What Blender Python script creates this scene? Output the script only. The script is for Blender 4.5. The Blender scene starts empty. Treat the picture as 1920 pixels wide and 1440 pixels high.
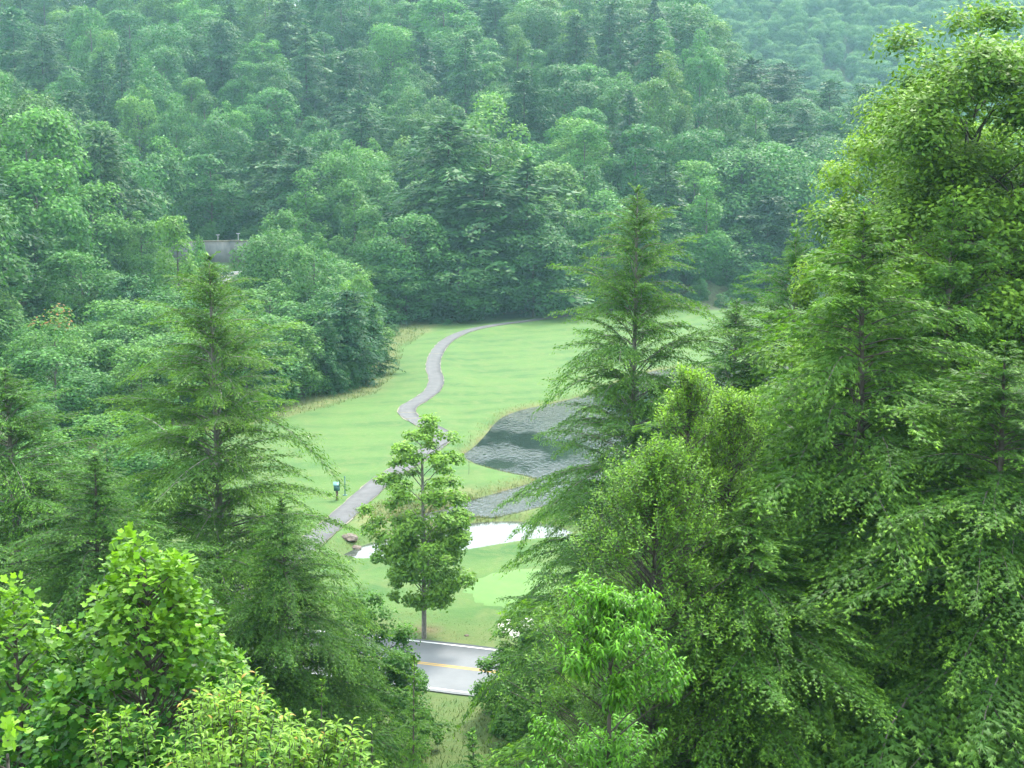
import bpy, math, random
import numpy as np
from mathutils import Vector, Matrix

# ------------------------------------------------------------------ scene, camera, light
SC = bpy.context.scene
COL = SC.collection
R = math.radians
F_PX, CAM_Z, PITCH = 2600.0, 27.0, 0.14889          # focal length in pixels of a 1920 px wide picture
cam_d = bpy.data.cameras.new('camera'); cam = bpy.data.objects.new('camera', cam_d); COL.objects.link(cam)
cam.location = (0, 0, CAM_Z); cam.rotation_euler = (math.pi/2 - PITCH, 0, 0)
cam_d.sensor_width = 36; cam_d.lens = 36*F_PX/1920; cam_d.clip_start = .3; cam_d.clip_end = 6000
SC.camera = cam
SC.view_settings.view_transform = 'Standard'; SC.view_settings.look = 'None'
SC.view_settings.gamma = 1; SC.view_settings.use_curve_mapping = False
SC.view_settings.exposure = 1.92

SUN_EL, SUN_AZ = 58, 25        # azimuth clockwise from +Y (view direction)
w = bpy.data.worlds.new('World'); SC.world = w; w.use_nodes = True
nt = w.node_tree; nt.nodes.clear()
sky = nt.nodes.new('ShaderNodeTexSky'); sky.sky_type = 'NISHITA'; sky.sun_disc = False
sky.sun_elevation = R(SUN_EL); sky.sun_rotation = R(SUN_AZ); sky.dust_density = 4; sky.air_density = 1.2; sky.ozone_density = .6
cl = nt.nodes.new('ShaderNodeMix'); cl.data_type = 'RGBA'          # thin bright cloud veil over the blue
cl.inputs[0].default_value = .82; cl.inputs[7].default_value = (9.2, 9.9, 10.2, 1)
bg = nt.nodes.new('ShaderNodeBackground'); bg.inputs['Strength'].default_value = .13
ow = nt.nodes.new('ShaderNodeOutputWorld')
nt.links.new(sky.outputs[0], cl.inputs[6]); nt.links.new(cl.outputs[2], bg.inputs[0]); nt.links.new(bg.outputs[0], ow.inputs[0])
sd = bpy.data.lights.new('sun', 'SUN'); sd.energy = 2.0; sd.angle = R(11); sd.color = (1, .95, .86)
sun = bpy.data.objects.new('sun', sd); COL.objects.link(sun)
_sv = Vector((math.sin(R(SUN_AZ))*math.cos(R(SUN_EL)), math.cos(R(SUN_AZ))*math.cos(R(SUN_EL)), math.sin(R(SUN_EL))))
sun.rotation_euler = (-_sv).to_track_quat('-Z', 'Y').to_euler(); sun.location = (0, 0, 300)
SC.cycles.use_denoising = True
SC.cycles.volume_bounces = 1; SC.cycles.max_bounces = 7; SC.cycles.diffuse_bounces = 4
SC.cycles.transmission_bounces = 4; SC.cycles.glossy_bounces = 2; SC.cycles.transparent_max_bounces = 4
HAZE_DENSITY = .000175

# ------------------------------------------------------------------ helpers
cp, sp = math.cos(PITCH), math.sin(PITCH)
def gp(px, py, z=0.0):
    """world point on the plane of height z seen at a picture position"""
    u, v = (px-960)/F_PX, (720-py)/F_PX
    dx, dy, dz = u, cp + v*sp, -sp + v*cp
    t = (z-CAM_Z)/dz
    return (dx*t, dy*t)
def proj(x, y, z):
    f = y*cp - (z-CAM_Z)*sp; up = y*sp + (z-CAM_Z)*cp
    return 960 + F_PX*x/f, 720 - F_PX*up/f
def at_depth(px, py, D):
    u, v = (px-960)/F_PX, (720-py)/F_PX
    dx, dy, dz = u, cp + v*sp, -sp + v*cp
    t = D/dy
    return dx*t, D, CAM_Z + dz*t
def smooth(a, b, x):
    t = np.clip((x-a)/(b-a), 0, 1); return t*t*(3-2*t)
def softplus(x, w=3.0):
    return w*np.logaddexp(0, np.asarray(x, float)/w)
def poly_sd(P, x, y):
    """signed distance, negative inside polygon P"""
    P = np.asarray(P, float); x = np.asarray(x, float); y = np.asarray(y, float)
    d = np.full(x.shape, 1e9); ins = np.zeros(x.shape, bool)
    for i in range(len(P)):
        ax, ay = P[i]; bx, by = P[(i+1) % len(P)]
        ex, ey = bx-ax, by-ay
        t = np.clip(((x-ax)*ex + (y-ay)*ey)/(ex*ex+ey*ey+1e-12), 0, 1)
        d = np.minimum(d, np.hypot(x-ax-t*ex, y-ay-t*ey))
        c = ((ay > y) != (by > y)) & (x < (bx-ax)*(y-ay)/(by-ay+1e-12)+ax)
        ins ^= c
    return np.where(ins, -d, d)
def line_d(P, x, y):
    """distance to polyline and arc position"""
    P = np.asarray(P, float); x = np.asarray(x, float); y = np.asarray(y, float)
    d = np.full(x.shape, 1e9); s = np.zeros(x.shape); acc = 0
    for i in range(len(P)-1):
        ax, ay = P[i]; ex, ey = P[i+1]-P[i]; L = math.hypot(ex, ey)
        t = np.clip(((x-ax)*ex + (y-ay)*ey)/(L*L), 0, 1)
        dd = np.hypot(x-ax-t*ex, y-ay-t*ey); m = dd < d
        d = np.where(m, dd, d); s = np.where(m, acc+t*L, s); acc += L
    return d, s
def spline(P, n=12):
    P = [np.array(p, float) for p in P]; out = []
    Q = [2*P[0]-P[1]] + P + [2*P[-1]-P[-2]]
    for i in range(1, len(Q)-2):
        a, b, c, d = Q[i-1:i+3]
        for k in range(n):
            t = k/n
            out.append(.5*((2*b)+(-a+c)*t+(2*a-5*b+4*c-d)*t*t+(-a+3*b-3*c+d)*t**3))
    out.append(P[-1]); return np.array(out)
def vnoise(x, y, s=1.0, seed=0):
    """cheap smooth noise, about -1..1"""
    r = np.random.RandomState(seed); v = 0
    for k in range(5):
        a = r.uniform(0, 2*np.pi); f = s*r.uniform(.6, 1.7); p = r.uniform(0, 6.3)
        v = v + np.sin((x*np.cos(a)+y*np.sin(a))*f + p + 1.3*np.sin((x*np.sin(a)-y*np.cos(a))*f*.7+p*2))
    return v/3.2

def make_mesh(name, V, faces, mat=None, attr=None, uv=None, smooth_=False):
    """V (n,3); faces: list of (m,k) index arrays; attr: per-face (m,4) colours in the same order"""
    me = bpy.data.meshes.new(name)
    V = np.ascontiguousarray(V, dtype=np.float32)
    faces = [np.asarray(f, dtype=np.int32) for f in faces if len(f)]
    loops = np.concatenate([f.ravel() for f in faces]); tot = np.concatenate([np.full(len(f), f.shape[1], np.int32) for f in faces])
    st = np.concatenate([[0], np.cumsum(tot)[:-1]]).astype(np.int32)
    me.vertices.add(len(V)); me.vertices.foreach_set('co', V.ravel())
    me.loops.add(len(loops)); me.loops.foreach_set('vertex_index', loops)
    me.polygons.add(len(tot)); me.polygons.foreach_set('loop_start', st); me.polygons.foreach_set('loop_total', tot)
    if smooth_: me.polygons.foreach_set('use_smooth', np.ones(len(tot), bool))
    if attr is not None:
        a = me.attributes.new('tint', 'FLOAT_COLOR', 'FACE'); a.data.foreach_set('color', np.ascontiguousarray(attr, np.float32).ravel())
    me.update(calc_edges=True)
    if mat: me.materials.append(mat)
    return me
def link(name, data, parent=None, loc=None, rz=None, scale=None, kind=None, label=None, cat=None, group=None, color=None):
    o = bpy.data.objects.new(name, data); COL.objects.link(o)
    if parent is not None: o.parent = parent
    if loc is not None: o.location = loc
    if rz is not None: o.rotation_euler = (0, 0, rz)
    if scale is not None: o.scale = scale
    if kind: o['kind'] = kind
    if label: o['label'] = label
    if cat: o['category'] = cat
    if group: o['group'] = group
    if color is not None: o.color = color
    return o
def nrm(v): return v/(np.linalg.norm(v, axis=-1, keepdims=True)+1e-9)

class Acc:
    """collects vertices, faces and per-face tints"""
    def __init__(s): s.V = []; s.F = {}; s.n = 0
    def add(s, V, F, T=None):
        V = np.asarray(V, float); F = np.asarray(F); k = F.shape[1]
        if T is None: T = np.zeros((len(F), 4))
        T = np.broadcast_to(np.asarray(T, float), (len(F), 4))
        s.V.append(V); s.F.setdefault(k, []).append((F+s.n, T)); s.n += len(V)
    def box(s, lo, hi, rz=0, org=(0, 0)):
        x0, y0, z0 = lo; x1, y1, z1 = hi
        V = np.array([[x, y, z] for z in (z0, z1) for y in (y0, y1) for x in (x0, x1)], float)
        c, n = math.cos(rz), math.sin(rz); V[:, :2] = V[:, :2] @ np.array([[c, n], [-n, c]]) + np.array(org)
        s.add(V, [[0, 2, 3, 1], [4, 5, 7, 6], [0, 1, 5, 4], [2, 6, 7, 3], [0, 4, 6, 2], [1, 3, 7, 5]])
    def tube(s, P, r, sides=6, cap=True):
        P = np.asarray(P, float); n = len(P); r = np.broadcast_to(np.asarray(r, float), (n,))
        T = nrm(np.gradient(P, axis=0)); a = np.array([.0, .0, 1.]) if abs(T[0, 2]) < .9 else np.array([1., 0, 0])
        U = nrm(np.cross(T, a)); W = np.cross(T, U)
        an = np.linspace(0, 2*np.pi, sides, endpoint=False)
        V = P[:, None]+r[:, None, None]*(np.cos(an)[None, :, None]*U[:, None]+np.sin(an)[None, :, None]*W[:, None])
        i = np.arange(n-1)[:, None]*sides; j = np.arange(sides)[None]; j2 = (j+1) % sides
        F = np.stack([i+j, i+j2, i+sides+j2, i+sides+j], -1).reshape(-1, 4)
        s.add(V.reshape(-1, 3), F)
        if cap: s.F.setdefault(sides, []).append((np.arange(sides)[None]+s.n-sides, np.zeros((1, 4))))
    def mesh(s, name, mat, smooth_=False):
        F = []; T = []
        for k in s.F:
            F.append(np.concatenate([f for f, _ in s.F[k]])); T.append(np.concatenate([t for _, t in s.F[k]]))
        return make_mesh(name, np.concatenate(s.V), F, mat, np.concatenate(T), smooth_=smooth_)

# ------------------------------------------------------------------ materials
def mat_new(name):
    m = bpy.data.materials.new(name); m.use_nodes = True; m.node_tree.nodes.clear(); return m, m.node_tree
def N(nt, t, **kw):
    n = nt.nodes.new(t)
    for k, v in kw.items():
        if k.startswith('i_'):
            key = k[2:].replace('_', ' ')
            n.inputs[int(key) if key.isdigit() else key].default_value = v
        else: setattr(n, k, v)
    return n
def mixc(nt, fac, a, b, mode='MIX'):
    n = nt.nodes.new('ShaderNodeMix'); n.data_type = 'RGBA'; n.blend_type = mode
    for i, v in ((0, fac), (6, a), (7, b)):
        if hasattr(v, 'links') or hasattr(v, 'is_linked'): nt.links.new(v, n.inputs[i])
        else: n.inputs[i].default_value = v if i == 0 else (tuple(v)+(1,) if len(v) == 3 else v)
    return n.outputs[2]
def leaf_mat(name, dark, tip, warm=(.3, .13, .05), transl=.3, rough=.5, warm_amt=0.0):
    m, nt = mat_new(name); L = nt.links.new
    at = N(nt, 'ShaderNodeAttribute', attribute_name='tint'); sep = N(nt, 'ShaderNodeSeparateColor'); L(at.outputs['Color'], sep.inputs[0])
    oi = N(nt, 'ShaderNodeObjectInfo')
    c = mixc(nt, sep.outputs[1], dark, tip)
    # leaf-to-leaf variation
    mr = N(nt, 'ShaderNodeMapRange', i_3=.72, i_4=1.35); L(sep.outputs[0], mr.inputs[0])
    vm = nt.nodes.new('ShaderNodeVectorMath'); vm.operation = 'SCALE'; L(c, vm.inputs[0]); L(mr.outputs[0], vm.inputs['Scale'])
    c2 = mixc(nt, 1.0, vm.outputs[0], oi.outputs['Color'], 'MULTIPLY')
    if warm_amt:
        mw = N(nt, 'ShaderNodeMath', operation='MULTIPLY', i_1=warm_amt); L(sep.outputs[2], mw.inputs[0])
        c2 = mixc(nt, mw.outputs[0], c2, warm)
    pr = N(nt, 'ShaderNodeBsdfPrincipled', i_Roughness=rough); pr.inputs['Specular IOR Level'].default_value = .18
    L(c2, pr.inputs['Base Color'])
    tr = N(nt, 'ShaderNodeBsdfTranslucent')
    ty = mixc(nt, 1.0, c2, (1.25, 1.3, .6), 'MULTIPLY'); L(ty, tr.inputs[0])
    ms = N(nt, 'ShaderNodeMixShader', i_0=transl); L(pr.outputs[0], ms.inputs[1]); L(tr.outputs[0], ms.inputs[2])
    o = N(nt, 'ShaderNodeOutputMaterial'); L(ms.outputs[0], o.inputs[0]); return m
def simple_mat(name, c1, c2, scale=8, rough=.85, bump=.3, spec=.3, detail=6, dist=.02, stretch=(1, 1, 1)):
    m, nt = mat_new(name); L = nt.links.new
    tc = N(nt, 'ShaderNodeTexCoord'); mp = N(nt, 'ShaderNodeMapping'); mp.inputs['Scale'].default_value = stretch; L(tc.outputs['Object'], mp.inputs[0])
    no = N(nt, 'ShaderNodeTexNoise', i_Scale=scale, i_Detail=detail, i_Roughness=.65); L(mp.outputs[0], no.inputs['Vector'])
    mr = N(nt, 'ShaderNodeMapRange', i_1=.3, i_2=.7); L(no.outputs[0], mr.inputs[0])
    c = mixc(nt, mr.outputs[0], c1, c2)
    pr = N(nt, 'ShaderNodeBsdfPrincipled', i_Roughness=rough); pr.inputs['Specular IOR Level'].default_value = spec; L(c, pr.inputs['Base Color'])
    bp = N(nt, 'ShaderNodeBump', i_Strength=bump, i_Distance=dist); L(no.outputs[0], bp.inputs['Height']); L(bp.outputs[0], pr.inputs['Normal'])
    o = N(nt, 'ShaderNodeOutputMaterial'); L(pr.outputs[0], o.inputs[0]); return m

M = {}
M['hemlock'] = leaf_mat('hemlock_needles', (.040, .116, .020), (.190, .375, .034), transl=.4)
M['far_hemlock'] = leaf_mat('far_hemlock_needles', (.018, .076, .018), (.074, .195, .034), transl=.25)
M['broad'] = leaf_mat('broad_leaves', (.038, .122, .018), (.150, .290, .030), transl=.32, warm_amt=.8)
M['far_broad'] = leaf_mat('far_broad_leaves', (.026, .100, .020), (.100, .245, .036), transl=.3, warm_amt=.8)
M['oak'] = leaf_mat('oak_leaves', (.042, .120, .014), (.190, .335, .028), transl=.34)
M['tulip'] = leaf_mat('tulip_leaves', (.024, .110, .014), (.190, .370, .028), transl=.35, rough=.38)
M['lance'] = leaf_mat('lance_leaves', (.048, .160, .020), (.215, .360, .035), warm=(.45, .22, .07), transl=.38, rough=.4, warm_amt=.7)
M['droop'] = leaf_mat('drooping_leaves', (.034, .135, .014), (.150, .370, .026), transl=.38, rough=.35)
M['bark'] = simple_mat('grey_brown_bark', (.045, .038, .032), (.12, .11, .095), 14, bump=.9, stretch=(1, 1, .25), dist=.03)
M['pale_bark'] = simple_mat('pale_bark', (.09, .082, .072), (.25, .24, .22), 9, bump=.6, stretch=(1, 1, .5), dist=.02)
M['dark_bark'] = simple_mat('dark_bark', (.03, .024, .02), (.075, .062, .055), 14, bump=.9, stretch=(1, 1, .25), dist=.03)
M['concrete'] = simple_mat('weathered_concrete', (.10, .11, .11), (.17, .175, .17), 1.2, bump=.15, stretch=(1, 1, .35))
M['galv'] = simple_mat('galvanised_steel', (.35, .36, .37), (.5, .51, .52), 6, rough=.5, bump=.05)
M['green_paint'] = simple_mat('green_box_paint', (.018, .085, .075), (.028, .11, .095), 7, rough=.45, bump=.03, spec=.5)
M['green_lid'] = simple_mat('green_lid_paint', (.05, .17, .165), (.07, .21, .20), 7, rough=.35, bump=.03, spec=.5)
M['post_wood'] = simple_mat('brown_post_wood', (.055, .035, .03), (.12, .08, .065), 20, bump=.5, stretch=(1, 1, .2))
M['stone'] = simple_mat('brown_stone', (.06, .045, .035), (.17, .14, .115), 3, bump=.6)
M['sand'] = simple_mat('bunker_sand', (.40, .38, .34), (.52, .50, .46), 3, bump=.2)
M['blade'] = leaf_mat('grass_blades', (.048, .110, .022), (.145, .150, .055), transl=.25, rough=.6)

# ------------------------------------------------------------------ layout of water, paths, roads (world metres)
WATER_Z, WATER2_Z = -.55, -.75
def wl(pts, z): return np.array([gp(a, b, z) for a, b in pts])
POND1 = spline([gp(a, b, WATER_Z) for a, b in [(872, 855), (896, 838), (918, 815), (932, 797), (950, 782), (985, 769), (1040, 757), (1090, 745), (1140, 728),
        (1190, 706), (1260, 692), (1380, 686), (1520, 688), (1680, 700), (1850, 730), (1990, 800), (1990, 930), (1850, 975), (1650, 985), (1450, 978), (1280, 958), (1150, 945),
        (1062, 940), (1000, 953), (940, 966), (895, 968), (862, 964), (850, 955), (870, 946), (893, 938), (930, 928), (975, 915), (1006, 905), (1012, 897), (985, 893), (940, 882), (905, 872)]], 5)
POND2 = spline([gp(a, b, WATER2_Z) for a, b in [(650, 1040), (690, 1022), (735, 1011), (785, 1000), (840, 990), (900, 981), (960, 979), (1010, 982), (1050, 990), (1068, 1000), (1050, 1010), (1025, 1013), (985, 1016), (920, 1026), (860, 1036), (800, 1043), (730, 1050), (680, 1052)]], 5)
CREEK = spline([gp(a, b, -.6) for a, b in [(900, 955), (862, 956), (830, 962), (800, 968), (780, 971), (755, 976)]], 6)
PATH = spline([gp(a, b, 0) for a, b in [(1900, 545), (1700, 549), (1500, 556), (1350, 563), (1250, 569), (1180, 575), (1110, 585), (1050, 594), (985, 603), (925, 611), (875, 622), (838, 640), (818, 665), (812, 690), (818, 712),
        (811, 733), (786, 752), (766, 764), (765, 778), (790, 794), (818, 807), (830, 820), (815, 838), (775, 866), (724, 897), (688, 927), (650, 962), (605, 1000), (550, 1045), (480, 1095), (400, 1150), (300, 1210)]], 8)
ROAD = spline([gp(a, b, 0) for a, b in [(-3000, 900), (-1500, 1020), (-600, 1100), (0, 1162), (500, 1214), (770, 1243), (930, 1262), (1300, 1302), (1800, 1350), (2600, 1430), (3800, 1540)]], 8)
HWY = spline([(-78, 90), (-70, 130), (-63.5, 165), (-60.6, 176), (-57, 200), (-56.5, 230), (-60, 262), (-60, 278), (-54, 288.5), (-42, 292.5), (-28, 293.5), (-12, 290)], 8)
GREEN = spline([gp(a, b, 0) for a, b in [(868, 1108), (905, 1082), (960, 1070), (1040, 1068), (1110, 1085), (1120, 1112), (1060, 1138), (970, 1143), (900, 1134)]], 5)
BUNKER = spline([gp(a, b, 0) for a, b in [(935, 1172), (965, 1158), (1010, 1160), (1050, 1172), (1030, 1190), (980, 1194), (945, 1186)]], 5)
def hwy_z(s):  # along the arc
    return np.interp(s, [0, 40, 76, 88, 142, 202, 215, 260], [.1, .2, .6, .95, 4.1, 7.2, 7.6, 8.2])
BASE_X = [-400, -120, -76, -74, -20, 0, 40, 70, 120, 200, 400]
BASE_Y = [330, 312, 306, 303.6, 303.6, 284, 280, 318, 362, 440, 600]
def terrain(x, y):
    x = np.asarray(x, float); y = np.asarray(y, float)
    z = .25*vnoise(x, y, .035, 3)*smooth(90, 130, y)*(1-smooth(250, 300, y))
    main = .40*softplus(y-np.interp(x, BASE_X, BASE_Y), 3.0)
    a = x/np.maximum(y, 50)
    elev = np.interp(a, [-.6, .105, .131, .15, .188, .246, .4], [.150, .145, .088, .066, .042, .018, .0])
    cap = np.where(a < .105, .245*np.minimum(y, 590)-49, CAM_Z + elev*430)
    k_ = smooth(.085, .125, a); cap = (.245*np.minimum(y, 590)-49)*(1-k_) + (CAM_Z+elev*430)*k_
    main = np.minimum(main, cap) + .8*vnoise(x, y, .06, 5)*smooth(5, 20, main)
    far = np.minimum(.62*softplus(y-585-.15*x, 12), 172+.02*(y-600))*smooth(.055, .085, a)
    spur = .82*softplus(-x-np.interp(y, [0, 100, 170, 240, 300, 400], [105, 92, 80, 76, 82, 118]), 3)*smooth(105, 150, y)
    spur = np.minimum(spur, 62)
    right = .5*softplus(x-np.interp(y, [0, 100, 200, 300, 400, 600], [75, 90, 125, 160, 230, 330]), 4)*smooth(60, 110, y)*(1-smooth(420, 600, y))
    right = np.minimum(right, 45)
    z = z + np.maximum(np.maximum(main, far), np.maximum(spur, right))
    near = .455*softplus(54-y, 2.5); z = z + near + .12*vnoise(x, y, .5, 9)*smooth(0, 1, near)
    # wall terrace
    terr = (x > -76) & (x < -18) & (y > 301.9) & (y < 330)
    z = np.where(terr, np.maximum(z, 12.7), z)
    terr2 = smooth(296, 300, y)*(1-smooth(301.8, 301.9, y))*smooth(-82, -76, x)*(1-smooth(-22, -16, x))
    z = z + (8.5-z)*terr2
    # roads cut in
    d, s = line_d(HWY, x, y); zr = hwy_z(s); k = 1-smooth(5.2, 13, d); k = np.where((y > 301.5), 0, k)
    z = z + (zr-.02-z)*k
    d, s = line_d(ROAD, x, y); k = 1-smooth(4.6, 8.5, d); z = z + (0-z)*k
    d, s = line_d(PATH, x, y); k = 1-smooth(1.8, 6, d); z = z + (.06-z)*k
    # water basins
    for P, wz in ((POND1, WATER_Z), (POND2, WATER2_Z)):
        d = poly_sd(P, x, y); z = np.where(d < 3.2, np.minimum(z, z*smooth(.2, 3.2, d)+(wz-.35)*(1-smooth(-.9, 2.2, d))), z)
        z = np.where(d < 0, np.minimum(z, wz-.12-.35*smooth(0, 3, -d)), z)
    d, s = line_d(CREEK, x, y); k = 1-smooth(.9, 3.0, d); z = z + (-1.0-z)*k
    z = z - .45*(1-smooth(-1.5, .4, poly_sd(BUNKER, x, y)))
    return z
def tz(x, y): return float(terrain(np.array([x]), np.array([y]))[0])

# ------------------------------------------------------------------ ground: one sheet
def axis(segs):
    out = []
    for a, b, st in segs: out.append(np.arange(a, b, st))
    return np.concatenate(out+[[segs[-1][1]]])
GX = axis([(-900, -300, 60), (-300, -120, 9), (-120, -76, 3), (-76, -30, 1.2), (-30, 50, .62), (50, 80, 1.2), (80, 200, 4), (200, 500, 12), (500, 900, 60)])
GY = axis([(-120, 0, 15), (0, 62, 1.6), (62, 150, .6), (150, 215, .9), (215, 298, 1.3), (298, 301, .7), (301, 303, .2), (303, 330, 1.3), (330, 480, 5), (480, 1000, 13), (1000, 1900, 90)])
X, Y = np.meshgrid(GX, GY); Z = terrain(X.ravel(), Y.ravel())
xf, yf = X.ravel(), Y.ravel()
nx = len(GX); ii, jj = np.meshgrid(np.arange(nx-1), np.arange(len(GY)-1)); b0 = (jj*nx+ii).ravel()
# what covers the ground at each point: R = rough/tan grass, G = forest floor, B = bare mud
dh, _ = line_d(HWY, xf, yf); dr, _ = line_d(ROAD, xf, yf); dc, _ = line_d(CREEK, xf, yf); dp, _ = line_d(PATH, xf, yf)
d1 = poly_sd(POND1, xf, yf); d2 = poly_sd(POND2, xf, yf)
wob = vnoise(xf, yf, .35, 21)
basey = np.interp(xf, BASE_X, BASE_Y)
forest = smooth(-5, -1, yf-basey+1.5*wob)
forest = np.maximum(forest, smooth(-3, 3, -xf-np.interp(yf, [0, 100, 170, 240, 300, 400], [95, 85, 76, 72, 74, 110])+2*wob)*smooth(100, 120, yf))
LEFT_EDGE = [(-52, 118), (-41, 134), (-31, 148), (-23, 160), (-17.8, 173), (-16.8, 195), (-18, 219), (-15.5, 246), (-20, 262), (-16, 272), (10, 276), (-10, 300), (-55, 300), (-60, 240), (-68, 150), (-80, 112)]
dl = poly_sd(LEFT_EDGE, xf, yf)
forest = np.maximum(forest, 1-smooth(-7, -4, dl+1.2*wob))
forest = np.maximum(forest, 1-smooth(46, 52, yf+1.5*wob))
rough = 1-smooth(-.8, 1.0, dl+1.0*wob)
rough = np.maximum(rough, 1-smooth(.7, 1.1, np.hypot((xf+20.5)/7.5, (yf-250)/13)+.12*wob))
rough = np.maximum(rough, .95*(1-smooth(.3, 1.5, d1+.7*wob)))
rough = np.maximum(rough, .45*(1-smooth(.6, 1.8, d2+.5*wob)))
rough = np.maximum(rough, 1-smooth(3, 6.5, dc+1.5*wob))
rough = np.maximum(rough, (1-smooth(69.5, 71.5, yf+.11*xf+.8*wob))*.42)
rough = np.maximum(rough, (1-smooth(5.0, 9.5, dr+1.2*wob))*.55)
rough = np.maximum(rough, 1-smooth(5.5, 11, dh))
rough = np.clip(rough*(1+.12*wob), 0, 1)
mud = 1-smooth(-.2, .75, np.minimum(d1, d2+.35)+.35*vnoise(xf, yf, 1.4, 33))
mud = np.maximum(mud, (1-smooth(.7, 2.3, dc+.6*wob)))
mud = np.maximum(mud, .7*(1-smooth(.5, 1.6, np.hypot(xf+5.2, yf-80.3)+.4*wob)))
m, nt = mat_new('ground_cover'); L = nt.links.new; M['ground'] = m
at = N(nt, 'ShaderNodeAttribute', attribute_name='cover'); sep = N(nt, 'ShaderNodeSeparateColor'); L(at.outputs['Color'], sep.inputs[0])
geo = N(nt, 'ShaderNodeNewGeometry')
def noise(scale, det=5, ro=.6, vec=None, dist=0):
    n = N(nt, 'ShaderNodeTexNoise', i_Scale=scale, i_Detail=det, i_Roughness=ro, i_Distortion=dist); L(vec or geo.outputs['Position'], n.inputs['Vector']); return n.outputs[0]
def mr(src, a, b, c=0., d=1.):
    n = N(nt, 'ShaderNodeMapRange', i_1=a, i_2=b, i_3=c, i_4=d); L(src, n.inputs[0]); return n.outputs[0]
# mown turf: broad colour drifts and faint mowing bands that follow the bend
wv = N(nt, 'ShaderNodeTexWave', wave_type='RINGS', rings_direction='Z', i_Scale=.075, i_Distortion=4.5, i_Detail=3, i_Detail_Scale=.35)
mp = N(nt, 'ShaderNodeMapping'); mp.inputs['Location'].default_value = (38, -250, 0); mp.inputs['Scale'].default_value = (1, .62, 1); L(geo.outputs['Position'], mp.inputs[0]); L(mp.outputs[0], wv.inputs['Vector'])
turf = mixc(nt, mr(noise(.085, 6, .68), .40, .60), (.035, .091, .022), (.066, .129, .029))
turf = mixc(nt, mr(wv.outputs[1], .3, .7, 0, .5), turf, (.086, .148, .038))
turf = mixc(nt, mr(noise(.42, 7, .72, dist=.6), .46, .64, 0, .8), turf, (.098, .132, .040))
turf = mixc(nt, mr(noise(1.6, 9, .85), .40, .66, 0, .6), turf, (.040, .095, .022))
tan = mixc(nt, mr(noise(.9, 8, .72), .38, .62), (.118, .132, .045), (.056, .106, .025))
tan = mixc(nt, mr(noise(6, 6, .7), .45, .65, 0, .6), tan, (.165, .155, .075))
floor_ = mixc(nt, mr(noise(1.5, 6, .7), .4, .65), (.030, .026, .016), (.050, .085, .026))
mudc = mixc(nt, mr(noise(1.8, 5, .6), .35, .65), (.070, .038, .022), (.140, .100, .062))
c = mixc(nt, sep.outputs[0], turf, tan); c = mixc(nt, sep.outputs[1], c, floor_); c = mixc(nt, sep.outputs[2], c, mudc)
pr = N(nt, 'ShaderNodeBsdfPrincipled', i_Roughness=.9); pr.inputs['Specular IOR Level'].default_value = .2; L(c, pr.inputs['Base Color'])
bp = N(nt, 'ShaderNodeBump', i_Strength=.6, i_Distance=.12); L(noise(3.2, 8, .75), bp.inputs['Height']); L(bp.outputs[0], pr.inputs['Normal'])
o = N(nt, 'ShaderNodeOutputMaterial'); L(pr.outputs[0], o.inputs[0])
gme = make_mesh('ground', np.stack([xf, yf, Z], -1), [np.stack([b0, b0+1, b0+nx+1, b0+nx], -1)], M['ground'], smooth_=True)
ca = gme.attributes.new('cover', 'FLOAT_COLOR', 'POINT'); ca.data.foreach_set('color', np.stack([rough, forest, mud, np.ones_like(mud)], -1).astype(np.float32).ravel())
link('ground', gme, kind='structure')

# ------------------------------------------------------------------ water
def water_mat(name, bump, scale, tintc):
    m, nt = mat_new(name); L = nt.links.new
    geo = N(nt, 'ShaderNodeNewGeometry'); mp = N(nt, 'ShaderNodeMapping'); mp.inputs['Scale'].default_value = (1.2, .55, 1); mp.inputs['Rotation'].default_value = (0, 0, .25)
    L(geo.outputs['Position'], mp.inputs[0])
    n1 = N(nt, 'ShaderNodeTexNoise', i_Scale=scale, i_Detail=4, i_Roughness=.6, i_Distortion=.8); L(mp.outputs[0], n1.inputs['Vector'])
    n2 = N(nt, 'ShaderNodeTexNoise', i_Scale=.06, i_Detail=3); L(mp.outputs[0], n2.inputs['Vector'])
    r = N(nt, 'ShaderNodeMapRange', i_1=.40, i_2=.52, i_3=bump*.08, i_4=bump); L(n2.outputs[0], r.inputs[0])
    bp = N(nt, 'ShaderNodeBump', i_Distance=.15); L(n1.outputs[0], bp.inputs['Height']); L(r.outputs[0], bp.inputs['Strength'])
    pr = N(nt, 'ShaderNodeBsdfPrincipled', i_Roughness=.06, i_IOR=1.42); pr.inputs['Base Color'].default_value = tintc+(1,)
    L(bp.outputs[0], pr.inputs['Normal'])
    o = N(nt, 'ShaderNodeOutputMaterial'); L(pr.outputs[0], o.inputs[0]); return m
def flat_poly(name, P, z, mat, **kw):
    n = len(P); c = P.mean(0)
    # a polygon of the outline grown a little so that its edge lies under the bank
    t = nrm(np.roll(P, -1, 0)-np.roll(P, 1, 0)); no = np.stack([t[:, 1], -t[:, 0]], -1)
    area = .5*np.sum(P[:, 0]*np.roll(P[:, 1], -1)-P[:, 1]*np.roll(P[:, 0], -1)); no *= np.sign(area)
    Q = P + no*.5
    me = make_mesh(name, np.column_stack([Q, np.full(n, z)]), [np.arange(n)[None, ::(1 if area > 0 else -1)]], mat)
    return link(name, me, **kw)
M['water'] = water_mat('rippled_pond_water', 1.0, 2.2, (.012, .020, .018))
M['still_water'] = water_mat('still_pond_water', .02, 1.2, (.05, .06, .05))
flat_poly('pond_water', POND1, WATER_Z, M['water'], kind='structure')
flat_poly('still_pond_water', POND2, WATER2_Z, M['still_water'], kind='structure')
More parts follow.
